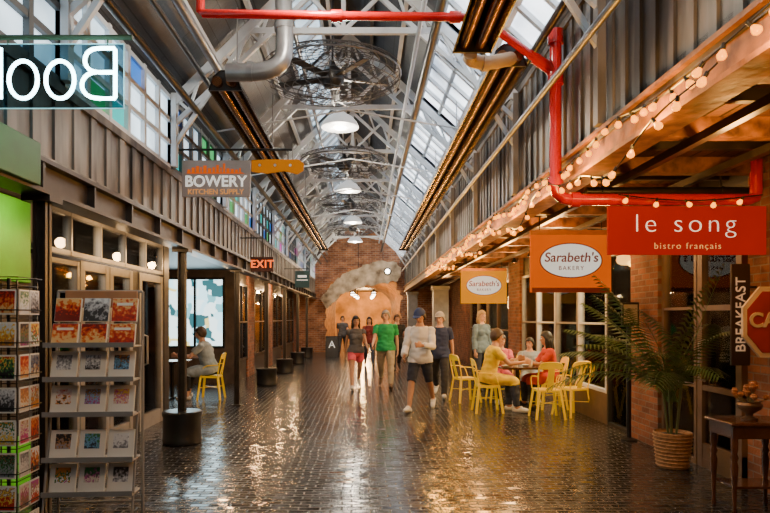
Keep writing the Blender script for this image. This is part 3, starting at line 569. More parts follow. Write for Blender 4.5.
bm=BM(); tube(bm,[(-.05,0,.56),(1.3,0,.56)],.014,8); tube(bm,[(.1,0,.56),(.1,0,.42)],.006,6); tube(bm,[(.72,0,.56),(.72,0,.42)],.006,6); tube(bm,[(1.25,0,.56),(1.25,0,.42)],.006,6); obj('bracket',bm,m_black,s)
# neon
s=thing('neon_sign','white neon book shop sign on clear panel, lettering seen from behind','neon sign',(-1.85,3.7,2.81))
gp=bpy.data.materials.new('clear_cyan_acrylic'); gp.use_nodes=True; nt=gp.node_tree; nt.nodes.clear(); o_=nt.nodes.new('ShaderNodeOutputMaterial'); t_=nt.nodes.new('ShaderNodeBsdfTransparent'); t_.inputs[0].default_value=(.32,.45,.50,1); o_n=lk(nt,t_.outputs[0],o_.inputs[0])
bm=BM(); span(bm,(-.4,.034,0),(.4,.038,.39)); obj('clear_panel',bm,gp,s)
bm=BM()
for a,b in (((-.4,.03,0),(.4,.042,.004)),((-.4,.03,.388),(.4,.042,.392)),((.397,.03,0),(.401,.042,.39))): span(bm,a,b)
obj('panel_edge',bm,M('acrylic_edge',(.3,.6,.65),.3,emit=.5),s)
def arc(cx,cz,rx,rz,a0,a1,n=18): return [(cx+rx*math.cos(math.radians(a0+(a1-a0)*k/n)),0,cz+rz*math.sin(math.radians(a0+(a1-a0)*k/n))) for k in range(n+1)]
def letter(paths):
    bm=BM()
    for P,cl in paths: tube(bm,P,.0115,10,cl)
    obj('neon_letter',bm,m_neon,s)
z0=.05
letter([([(.355,0,z0),(.36,0,z0+.01),(.36,0,z0+.29),(.355,0,z0+.3),(.27,0,z0+.3)]+arc(.25,z0+.228,.072,.07,95,265,10)+[(.26,0,z0+.157)]+arc(.245,z0+.08,.085,.077,90,265,10)+[(.27,0,z0)],True),([(.35,0,z0+.156),(.26,0,z0+.156)],False)])
for cx in (.03,-.19): letter([(arc(cx,z0+.112,.085,.112,0,350,28),True)])
letter([([(-.325,0,z0),(-.325,0,z0+.3)],False),([(-.325,0,z0+.1),(-.39,0,z0+.18)],False),([(-.345,0,z0+.13),(-.39,0,z0+.03)],False)])
bm=BM(); tube(bm,[(-.40,.035,.43),(.45,.035,.43)],.016,8)
for x in (-.3,.3): tube(bm,[(x,.035,.43),(x,.035,.385)],.006,6)
obj('support_rod',bm,M('green_black_rod',(.02,.05,.02),.5),s)
light('neon_glow','POINT',(-1.75,3.45,2.98),5,(.65,.92,1),.2)
s=thing('exit_sign','small dark exit sign with glowing red letters under the left beam','exit sign',(-1.82,11,2.37))
bm=BM(); span(bm,(-.2,-.03,0),(.2,.03,.26)); obj('housing',bm,M('exit_housing',(.05,.012,.006),.5,emit=.3),s,bevel=.006); text('lettering','EXIT',.19,E('exit_red_glow',(1,.13,.015),2.2,False,dark=True),s,(0,-.035,.13),bold=.003,space=1.08)
bm=BM(); cyl(bm,(0,0,.26),(0,0,1.2),.01,seg=8); tube(bm,[(0,0,.6),(-.4,0,.6)],.01,6); obj('stem',bm,m_black,s)
s=thing('hanging_sign','small dark square hanging sign down the left side','sign',(-1.72,17,2.38)); bm=BM(); span(bm,(-.2,-.02,0),(.2,.02,.46)); obj('board',bm,M('teal_dark_board',(.03,.08,.085),.5),s,bevel=.006); bm=BM(); tube(bm,[(-.5,0,.52),(.2,0,.52)],.012,8); obj('bracket',bm,m_black,s); bm=BM(); span(bm,(-.15,-.026,.2),(.15,-.02,.22)); span(bm,(-.12,-.026,.28),(.12,-.02,.34)); obj('marking',bm,m_wtext,s)
s=thing('angular_sign','dark red angular sign with pale border cut off at the right edge','sign',(3.03,4.62,1.25))
oc=lambda r:[(r*math.cos(PI/8+PI/4*k),.27+r*math.sin(PI/8+PI/4*k)*1.2) for k in range(8)]
m_worn=M('worn_cream_enamel',(.48,.37,.26),.6,var=.25,scale=5)
bm=BM(); prism(bm,oc(.238),-.012,.012); obj('cream_edge',bm,m_worn,s)
bm=BM(); prism(bm,oc(.205),-.018,-.012); obj('red_face',bm,M('worn_red_enamel',(.24,.012,.007),.5,var=.25,scale=4,emit=.06),s)
text('lettering','CAB',.15,m_worn,s,(-.035,-.022,.28),bold=.004)
bm=BM(); tube(bm,[(0,0,.54),(0,0,1.0),(0,0,1.58)],.012,8); obj('hanging_rod',bm,m_black,s)
s=thing('folding_sign','small black folding floor sign near the brick arch','floor sign',(-1.3,24.5,0))
for sg in (-1,1):
    bm=BM(); box(bm,(0,sg*.13,.42),(.5,.025,.84),Matrix.Rotation(sg*.15,3,'X')); obj('panel',bm,m_black,s)
text('lettering','A',.4,m_wtext,s,(0,-.17,.5))
# ------------------------------------------------------------------ racks on the left
RKX,RKY,RKR=-1.79,4.1,math.radians(4)
r=thing('card_rack','grey wire display rack of books and picture cards beside the left post','display rack',(RKX,RKY,0),RKR)
tiers=[1.37,1.15,.925,.635,.415]
bm=BM()
for x in (-.28,.28):
    tube(bm,[(x,.12,0),(x,.12,1.73)],.010,8); tube(bm,[(x,-.14,.03),(x,-.12,.3),(x,.1,1.4)],.008,8); tube(bm,[(x,-.2,.012),(x,.16,.012)],.011,8)
tube(bm,[(-.28,.12,1.73),(.28,.12,1.73)],.010,8); tube(bm,[(-.28,.12,.3),(.28,.12,.3)],.008,8); tube(bm,[(-.28,-.2,.012),(.28,-.2,.012)],.010,8); obj('frame',bm,m_rack,r)
for z in tiers:
    bm=BM(); y0=-.1-(1.4-z)*.03; span(bm,(-.285,y0,z-.010),(.285,y0+.17,z)); span(bm,(-.285,y0-.006,z-.010),(.285,y0,z+.022)); obj('shelf',bm,m_rack,r)
bm=BM(); span(bm,(-.23,.1,1.62),(.25,.115,1.735)); obj('header_card',bm,M('brown_card',(.42,.2,.09),.6),r,bevel=.01)
rl=['in the top row','on the tier below the top books','on the middle tier','on the fourth tier','on the lowest tier']; cl3=['left','middle','right']
def book(x,y,z,w,h,mi,label,cat,group,til=.25,name='book',inset=False):
    c=Matrix.Rotation(RKR,3,'Z')@Vector((x,y,0))
    bm=BM(); span(bm,(-w/2,-.010,0),(w/2,-.006,h)); span(bm,(-w/2,.006,0),(w/2,.010,h)); span(bm,(-w/2,-.01,0),(-w/2+.004,.01,h))
    o=obj(name,bm,m_whitecard); tag(o,label,cat,group); o.location=(RKX+c.x,RKY+c.y,z); o.rotation_euler=(-til,0,RKR)
    bm=BM(); span(bm,(-w/2+.004,-.006,.004),(w/2-.004,.006,h-.004)); obj('pages',bm,m_pages,o)
    bm=BM()
    if inset: span(bm,(-w/2+.034,-.012,h*.32),(w/2-.034,-.01,h-.026))
    else: span(bm,(-w/2+.002,-.012,.002),(w/2-.002,-.010,h-.002))
    obj('cover_picture',bm,cover_mat(mi),o)
    if not inset and mi%2==0:
        bm=BM(); span(bm,(-w/2+.03,-.0135,h*.68),(w/2-.03,-.012,h*.8)); obj('title_band',bm,m_whitecard,o)
    return o
for j,z in enumerate((1.375,1.525)):
    for i in range(3):
        mi=[6,13,20,27,1,34][j*3+i]
        book(-.184+.184*i,-.02+.05*j,z,.165,.14+.02*j,mi,('grey covered' if mi==1 else 'red and orange')+' book, %s of the %s row on the top tier'%(cl3[i],['front','rear'][j]),'book','books on the top tier')
for t in range(1,5):
    for i in range(3):
        mi=[0,0,0,2,9,4,3,16,22,5,10,29][t*3+i-3] or [8,15,23][i]
        book(-.184+.184*i,-.03-(1.4-tiers[t])*.03,tiers[t]+.004,.165,.18,mi,'white bordered picture card, %s one %s of the rack'%(cl3[i],rl[t]),'card','cards on the lower tiers',name='picture_card',inset=True)
r=thing('postcard_spinner','tall slim spinner rack full of postcards at the left edge','postcard rack',(-2.24,3.9,0))
bm=BM(); cyl(bm,(0,0,.03),(0,0,1.8),.012,seg=10); obj('pole',bm,m_black,r)
bm=BM(); lathe(bm,[(.17,0),(.17,.015),(.05,.05),(.02,.06)],24); obj('base',bm,m_black,r)
bm=BM()
for sx,sy in ((-1,-1),(1,-1),(1,1),(-1,1)): tube(bm,[(sx*.115,sy*.115,.12),(sx*.115,sy*.115,1.78)],.005,6)
for j in range(9):
    z=.15+j*.2; tube(bm,[(-.12,-.12,z),(.12,-.12,z),(.12,.12,z),(-.12,.12,z)],.0035,5,True); tube(bm,[(-.135,-.135,z+.05),(.135,-.135,z+.05),(.135,.135,z+.05),(-.135,.135,z+.05)],.0035,5,True)
obj('wire_pockets',bm,m_black,r)
rows=['top','second','third','fourth','fifth','sixth','seventh','bottom']
for j in range(8):
    for f in range(2):
        for i in range(2):
            mi=40+(j*4+f*2+i)
            bm=BM(); span(bm,(-.054,-.003,0),(.054,.003,.155)); o=obj('postcard',bm,m_whitecard)
            tag(o,'postcard in the %s row of the spinner, %s side, %s of its pair'%(rows[7-j],['front','hall'][f],['left','right'][i]),'postcard','postcards on the spinner')
            bm=BM(); span(bm,(-.046,-.0045,.01),(.046,-.003,.145)); obj('picture',bm,cover_mat(mi),o)
            off=(-.06,.06)[i]; z=.17+j*.2
            if f==0: o.location=(-2.24+off,3.9-.128,z); o.rotation_euler=(-.08,0,0)
            else: o.location=(-2.24+.128,3.9+off,z); o.rotation_euler=(0,0,PI/2)
def bookcase(y,label):
    t=thing('bookcase',label,'bookcase',(-5.0,y,0),PI/2,'bookcases inside the left shop')
    bm=BM(); span(bm,(-.6,-.15,0),(-.57,.15,2.1)); span(bm,(.57,-.15,0),(.6,.15,2.1)); span(bm,(-.57,.13,0),(.57,.15,2.1)); obj('carcass',bm,m_wood,t)
    for z in (.05,.5,.95,1.4,1.85,2.08):
        bm=BM(); span(bm,(-.57,-.15,z),(.57,.13,z+.025)); obj('shelf',bm,m_wood,t)
bookcase(7.1,'nearer wooden bookcase inside the left shop'); bookcase(8.6,'farther wooden bookcase inside the left shop')
rr=random.Random(17); SP=[]
for i in range(6):
    bm=BM(); hh=.24+.02*i; span(bm,(-.15,-.022,0),(-.0,-.018,hh)); span(bm,(-.15,.018,0),(0,.022,hh)); span(bm,(-.004,-.022,0),(0,.022,hh)); span(bm,(-.146,-.018,.004),(-.004,.018,hh-.004)); o=obj('shelved_book',bm,M('book_spine_%d'%i,[(.5,.08,.04),(.7,.5,.2),(.1,.2,.4),(.6,.55,.45),(.1,.3,.15),(.3,.1,.25)][i],.5)); SP.append(o.data); bpy.data.objects.remove(o)
for y0 in (7.1,8.6):
    for zi,z in enumerate((.526,.976,1.426)):
        for k in range(14):
            o=bpy.data.objects.new('shelved_book',SP[rr.randrange(6)]); COL.objects.link(o); o.location=(-4.86,y0-.5+k*.075,z); tag(o,'upright book among the rows in the bookcases inside the left shop','book','upright books in the left shop')
# ------------------------------------------------------------------ furniture
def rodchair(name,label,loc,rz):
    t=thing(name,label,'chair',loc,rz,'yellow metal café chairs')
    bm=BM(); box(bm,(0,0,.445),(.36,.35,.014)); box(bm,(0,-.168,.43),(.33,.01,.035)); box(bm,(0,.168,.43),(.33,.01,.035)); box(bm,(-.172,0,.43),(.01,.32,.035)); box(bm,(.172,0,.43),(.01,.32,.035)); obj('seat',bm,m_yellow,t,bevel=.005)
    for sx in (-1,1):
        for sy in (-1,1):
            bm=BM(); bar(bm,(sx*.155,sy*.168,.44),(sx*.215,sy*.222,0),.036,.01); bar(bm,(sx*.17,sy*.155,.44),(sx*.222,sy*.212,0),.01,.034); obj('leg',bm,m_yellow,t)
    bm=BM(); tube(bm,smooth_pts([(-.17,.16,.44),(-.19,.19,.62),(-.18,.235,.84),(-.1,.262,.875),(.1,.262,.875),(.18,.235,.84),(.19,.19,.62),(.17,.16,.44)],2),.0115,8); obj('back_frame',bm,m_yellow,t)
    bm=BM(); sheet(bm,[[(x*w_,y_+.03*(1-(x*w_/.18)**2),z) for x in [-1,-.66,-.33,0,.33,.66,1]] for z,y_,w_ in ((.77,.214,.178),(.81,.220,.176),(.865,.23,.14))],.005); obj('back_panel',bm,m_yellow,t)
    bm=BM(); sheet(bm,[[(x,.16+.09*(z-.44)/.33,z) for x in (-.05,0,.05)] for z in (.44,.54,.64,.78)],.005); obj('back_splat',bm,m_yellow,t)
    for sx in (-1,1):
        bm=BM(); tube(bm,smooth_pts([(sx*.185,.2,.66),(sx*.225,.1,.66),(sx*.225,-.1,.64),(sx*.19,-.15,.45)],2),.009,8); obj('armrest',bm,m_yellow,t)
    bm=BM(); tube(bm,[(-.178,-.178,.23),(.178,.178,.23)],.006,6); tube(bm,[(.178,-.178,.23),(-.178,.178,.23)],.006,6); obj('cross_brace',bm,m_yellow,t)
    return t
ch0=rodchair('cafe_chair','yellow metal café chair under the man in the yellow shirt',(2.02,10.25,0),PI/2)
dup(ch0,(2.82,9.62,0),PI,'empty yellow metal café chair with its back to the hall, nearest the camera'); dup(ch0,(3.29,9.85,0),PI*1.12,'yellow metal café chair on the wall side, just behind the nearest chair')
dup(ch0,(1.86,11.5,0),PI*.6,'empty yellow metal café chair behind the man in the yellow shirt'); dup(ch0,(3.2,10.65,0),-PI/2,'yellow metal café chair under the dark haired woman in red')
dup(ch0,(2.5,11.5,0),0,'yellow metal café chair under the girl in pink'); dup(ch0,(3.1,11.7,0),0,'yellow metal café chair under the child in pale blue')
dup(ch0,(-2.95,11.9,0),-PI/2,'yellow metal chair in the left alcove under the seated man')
def table(loc,label,w,d):
    t=thing('cafe_table',label,'table',loc); bm=BM(); span(bm,(-w/2,-d/2,.70),(w/2,d/2,.735)); obj('tabletop',bm,m_darkwood,t,bevel=.008)
    bm=BM(); cyl(bm,(0,0,.03),(0,0,.70),.035,seg=14); cyl(bm,(0,0,.66),(0,0,.70),.08,seg=14); obj('pedestal',bm,m_black,t)
    bm=BM(); box(bm,(0,0,.02),(.55,.06,.035)); box(bm,(0,0,.02),(.06,.55,.035)); obj('foot',bm,m_black,t,bevel=.008); return t
table((2.62,10.65,0),'dark wooden café table with plates and glasses at right',.7,.95); table((-3.7,11.9,0),'small dark table in the left alcove',.6,.6)
tz=.736
for i,(x,y,wh) in enumerate(((2.4,10.4,'by the yellow shirt'),(2.8,10.6,'by the woman in red'),(2.55,10.92,'before the girl in pink'))):
    bm=BM(); lathe(bm,[(.05,0),(.06,.004),(.11,.016),(.112,.02),(.06,.01),(.0,.008)],24); o=obj('plate',bm,m_whitecard); o.location=(x,y,tz); tag(o,'white dinner plate on the café table '+wh,'plate','plates on the café table')
for i,(x,y,wh) in enumerate(((2.5,10.25,'nearest the hall'),(2.75,10.3,'nearest the camera'),(2.82,10.88,'nearest the wall'),(2.42,10.75,'in the middle'))):
    bm=BM(); lathe(bm,[(.028,0),(.03,.01),(.036,.12),(.033,.12),(.027,.012),(0,.01)],16); o=obj('drinking_glass',bm,M('tumbler_glass',(.75,.7,.6),.1,var=.05)); o.location=(x,y,tz); tag(o,'tall drinking glass on the café table '+wh,'glass','glasses on the café table')
for i,(y,z,w_,h_) in enumerate(((9.2,1.3,.8,.6),(10.4,1.2,.7,.9),(11.6,1.35,.9,.6),(12.9,1.2,.7,.9),(13.8,1.3,.5,.6))):
    t=thing('framed_picture','framed picture inside the café on the cream wall, '+ORD[i]+' one','picture',(6.37,y,z),0,'pictures inside the café'); bm=BM()
    for a,b in (((-.02,-w_/2,0),(.02,w_/2,.04)),((-.02,-w_/2,h_-.04),(.02,w_/2,h_)),((-.02,-w_/2,0),(.02,-w_/2+.04,h_)),((-.02,w_/2-.04,0),(.02,w_/2,h_))): span(bm,a,b)
    obj('frame',bm,m_darkwood,t); bm=BM(); span(bm,(-.01,-w_/2+.03,.03),(.005,w_/2-.03,h_-.03)); obj('print',bm,M('cafe_print_%d'%i,[(.4,.12,.05),(.15,.25,.3),(.5,.35,.1),(.2,.2,.12),(.4,.2,.2)][i],.5,var=.9,scale=5),t)
t=thing('sideboard','long dark sideboard inside the café behind the diners','sideboard',(5.9,11.2,0)); bm=BM(); span(bm,(-.25,-2,.08),(.25,2,.9)); obj('body',bm,m_darkwood,t,bevel=.01); bm=BM(); span(bm,(-.28,-2.05,.9),(.28,2.05,.95)); obj('worktop',bm,m_whitecard,t,bevel=.008)
bm=BM(); span(bm,(-.2,-1.95,0),(.2,1.95,.08)); obj('plinth',bm,m_black,t)
for k in range(4):
    bm=BM(); span(bm,(-.27,-1.95+k*.98,.14),(-.25,-1.05+k*.98,.84)); c_=obj('door',bm,m_wood,t,bevel=.005); bm=BM(); span(bm,(-.29,-1.1+k*.98,.45),(-.27,-1.08+k*.98,.6)); obj('handle',bm,m_chrome,c_)
for k in range(16):
    bm=BM(); lathe(bm,[(.035,0),(.04,.01),(.04,.18),(.014,.24),(.014,.31),(.0,.31)],12); o=obj('bottle',bm,M('bottle_glass_%d'%(k%3),[(.03,.1,.03),(.25,.08,.02),(.5,.3,.1)][k%3],.12,var=.1)); o.location=(5.85,9.5+k*.22,.951); tag(o,'bottle standing in the row on the sideboard inside the café','bottle','bottles inside the café')
t=thing('console_table','dark polished wooden side table with turned legs at lower right','side table',(3.12,5.02,0))
bm=BM(); span(bm,(-.27,-.2,.70),(.27,.2,.73)); obj('tabletop',bm,m_darkwood,t,bevel=.01); bm=BM(); span(bm,(-.24,-.17,.6),(.24,.17,.70)); obj('apron',bm,m_darkwood,t,bevel=.006)
for sx in (-1,1):
    for sy in (-1,1):
        bm=BM(); lathe(bm,[(.016,0),(.02,.03),(.014,.06),(.018,.2),(.028,.38),(.02,.42),(.03,.45),(.02,.48),(.027,.52),(.027,.64)],14,(sx*.215,sy*.145,0)); obj('leg',bm,m_darkwood,t)
bm=BM(); span(bm,(-.2,-.13,.2),(.2,.13,.22)); obj('lower_shelf',bm,m_darkwood,t)
v=thing('flower_urn','dark metal urn of dried brown flowers on the side table','vase',(3.1,5.0,.731))
bm=BM(); lathe(bm,[(.06,0),(.062,.012),(.025,.03),(.03,.05),(.085,.09),(.095,.12),(.08,.14),(.085,.15),(.075,.15),(.06,.13),(.0,.12)],24); obj('urn',bm,M('bronze_urn',(.14,.09,.06),.35,metal=.6),v)
bm=BM(); rr=random.Random(9)
for k in range(26):
    a=rr.uniform(0,6.28); q=rr.uniform(.02,.13); p=(q*math.cos(a),q*math.sin(a),.17+rr.uniform(.03,.15)-q*.3); tube(bm,[(q*.2*math.cos(a),q*.2*math.sin(a),.12),(p[0]*.8,p[1]*.8,p[2]-.03),p],.003,5)
    b2=BM(); lathe(b2,[(.004,-.02),(.016,-.01),(.023,.006),(.016,.016),(.02,.022),(.01,.02),(.0,.024)],9,p); obj('flower_head',b2,M('dried_flowers',(.42,.17,.06),.8,var=.5,scale=30),v)
obj('stems',bm,M('dry_stem',(.2,.16,.06),.7),v)
# palm
p=thing('potted_palm','tall feathery palm in a ribbed tan basket pot beside the bistro door','potted palm',(3.2,6.45,0))
bm=BM(); lathe(bm,[(.14,0),(.15,.01),(.185,.34),(.19,.36),(.18,.37),(.17,.34),(.0,.33)],32)
for k in range(9): z=.03+k*.037; tube(bm,[((.153+.035*z/.34+.002)*math.cos(2*PI*j/32),(.153+.035*z/.34+.002)*math.sin(2*PI*j/32),z) for j in range(32)],.007,5,True)
obj('pot',bm,M('tan_basket',(.36,.19,.08),.7,var=.35,scale=30,bump=.3),p)
bm=BM(); lathe(bm,[(.165,.33),(.1,.345),(.02,.35)],20); obj('soil',bm,M('potting_soil',(.03,.022,.016),.9),p)
bm=BM()
for k in range(5): a=k*1.3; tube(bm,[(.04*math.cos(a),.04*math.sin(a),.33),(.07*math.cos(a),.07*math.sin(a),.6),(.1*math.cos(a),.1*math.sin(a),.9)],.012,6)
obj('stems',bm,M('palm_stem',(.1,.12,.04),.6),p)
m_palm=M('palm_leaf',(.04,.105,.018),.4,var=.5,scale=5,c2=(.11,.19,.04))
rr=random.Random(21)
az=[175,150,205,232,120,188,262,290,305,165,215,245,280,140,300,195,170]
for k,a in enumerate(az):
    a=math.radians(a+rr.uniform(-8,8)); up=[.1,.35,.45,.2,.5,.8,.6,.9,.55,.95,.7,.4,.25,.75,1.,.25,.55][k]
    Lh=.72+.58*(1-up)+rr.uniform(0,.12); hh=.9+.75*up; dr=.25+.7*(1-up)
    if math.cos(a)>0: Lh*=.65
    dv=Vector((math.cos(a),math.sin(a),0)); bs=Vector((.05*math.cos(k*1.3),.05*math.sin(k*1.3),.68))
    fn=lambda t: bs+dv*(Lh*(t**1.15))+Vector((0,0,hh*t-dr*t**2.2))
    bm=BM(); P=[fn(i/14) for i in range(15)]; tube(bm,P,[.007*(1-.8*i/14) for i in range(15)],5)
    for i in range(4,27):
        t=i/27; c=fn(t); tg=(fn(min(t+.03,1))-fn(t-.03)).normalized(); sd=tg.cross(Vector((0,0,1))).normalized()
        ln=.31*math.sin(PI*min(1,.12+t*.85))**.7
        for s_ in (-1,1):
            d1=(sd*s_*.8+tg*.65+Vector((0,0,-.05))).normalized(); tip=c+d1*ln+Vector((0,0,-ln*.28)); mid=c+d1*ln*.45; wv=tg*.0135
            if 3.2+max(tip.x,mid.x)>WR-.09: continue
            vs=[bm.verts.new(q) for q in (c,mid+wv,tip,mid-wv)]; bm.faces.new(vs)
    obj('frond',bm,m_palm,p)
t=thing('menu_stand','black menu stand on a post beside the brick pier','menu stand',(3.34,7.85,0))
bm=BM(); cyl(bm,(0,0,.02),(0,0,1.5),.03,seg=12); obj('post',bm,m_black,t); bm=BM(); lathe(bm,[(.1,0),(.1,.02),(.04,.04)],20); obj('base',bm,m_black,t)
bm=BM(); box(bm,(0,-.04,1.6),(.22,.03,.3)); obj('menu_case',bm,m_black,t,bevel=.01); bm=BM(); box(bm,(0,-.058,1.6),(.17,.004,.24)); obj('menu_sheet',bm,M('menu_paper',(.4,.36,.28),.6),t)
for i,(x,y,ww) in enumerate(((2.55,21.0,.5),(1.95,25.5,.4))):
    t=thing('grey_column','pale grey square column on the right, '+('nearer the café' if i==0 else 'nearest the brick arch'),'column',(x,y,0)); bm=BM(); span(bm,(-ww/2,-ww/2,.25),(ww/2,ww/2,2.5)); obj('shaft',bm,M('pale_grey_paint',(.27,.28,.29),.5),t,bevel=.01); bm=BM(); span(bm,(-ww/2-.03,-ww/2-.03,0),(ww/2+.03,ww/2+.03,.25)); obj('plinth',bm,m_darkwall,t); bm=BM(); span(bm,(-ww/2-.04,-ww/2-.04,2.5),(ww/2+.04,ww/2+.04,2.62)); obj('capital',bm,m_frame,t)
def soffit_lamp(x,y,z,label,grp):
    t=thing('soffit_lamp',label,'lamp',(x,y,z),0,grp); bm=BM(); lathe(bm,[(.07,-.1),(.07,-.09),(.03,-.03),(.02,0),(.0,0)],18); obj('shade',bm,m_black,t); bm=BM(); ball(bm,(0,0,-.085),.026); obj('bulb',bm,E('soffit_bulb_glow',(1,.38,.05),4,False,dark=True),t)
for i,y in enumerate((10.4,11.8,13.2,15.5,18,21)):
    soffit_lamp(-2.7,y,2.68,ORD[i]+' small warm lamp under the left soffit','warm lamps under the left soffit')
for y,p in ((5.2,12),(7,18),(8.6,20),(10,22),(12.2,34),(16,40),(20,44),(24,44)): light('soffit_light','POINT',(-2.75,y,2.4),p,(1,.58,.25),.06)
for i,y in enumerate((9.5,10.7,12,13.3,16,18.5)):
    soffit_lamp(3.2,y,2.84,ORD[i]+' small warm lamp under the right soffit','warm lamps under the right soffit')
for y,p in ((9.4,56),(12.2,48),(17,40),(22,40)): light('soffit_light','POINT',(2.9,y,2.6),p,(1,.55,.20),.1)
light('shop_light','AREA',(4.8,6.8,2.9),110,(1,.5,.18),1.2); light('shop_light','AREA',(4.9,11.2,2.9),620,(1,.66,.30),2,sy=4); light('shop_light','AREA',(4.9,18,2.9),320,(1,.68,.34),2,sy=4)
light('shop_light','AREA',(-4.0,7.6,2.6),320,(1,.82,.6),1.,sy=3); light('shop_light','AREA',(-4,21,2.6),240,(1,.6,.3),1.,sy=10)
light('alcove_light','AREA',(-4.1,14.4,1.7),32,(.65,.9,1),1.3,rot=(PI/2,0,PI))
light('arch_light','POINT',(.1,30.2,2.3),220,(1,.56,.18),.3); light('arch_light','POINT',(0,37,2.6),640,(1,.58,.22),.3); light('arch_light','POINT',(0,41,2.6),500,(1,.58,.22),.3); light('arch_wash','POINT',(-.5,25.0,3.7),110,(1,.70,.40),.2)
for i,(x,y,z) in enumerate(((4.6,9.8,2.1),(4.6,11.3,2.1),(4.6,12.8,2.1),(4.4,16.5,2.1),(4.4,18.5,2.1))):
    t=thing('globe_lamp','glowing globe lamp inside the right café windows, '+ORD[i]+' one','lamp',(x,y,z),0,'globe lamps inside the café'); bm=BM(); ball(bm,(0,0,0),.11); obj('globe',bm,m_lamp,t); bm=BM(); cyl(bm,(0,0,.1),(0,0,.88),.008,seg=6); obj('cord',bm,m_black,t)
for i,(x,y) in enumerate(((-.7,35.),(.5,35),(-.6,38),(.5,38),(-.5,41),(.45,41))):
    t=thing('corridor_lamp','warm corridor lamp beyond the arch, %s of the %s pair'%(['left','right'][i%2],['nearest','middle','farthest'][i//2]),'lamp',(x,y,3.4),0,'warm lamps beyond the arch'); bm=BM(); lathe(bm,[(.16,-.5),(.05,-.36),(.02,0)],16); obj('shade',bm,m_black,t); bm=BM(); ball(bm,(0,0,-.48),.12); obj('bulb',bm,m_lamp,t)
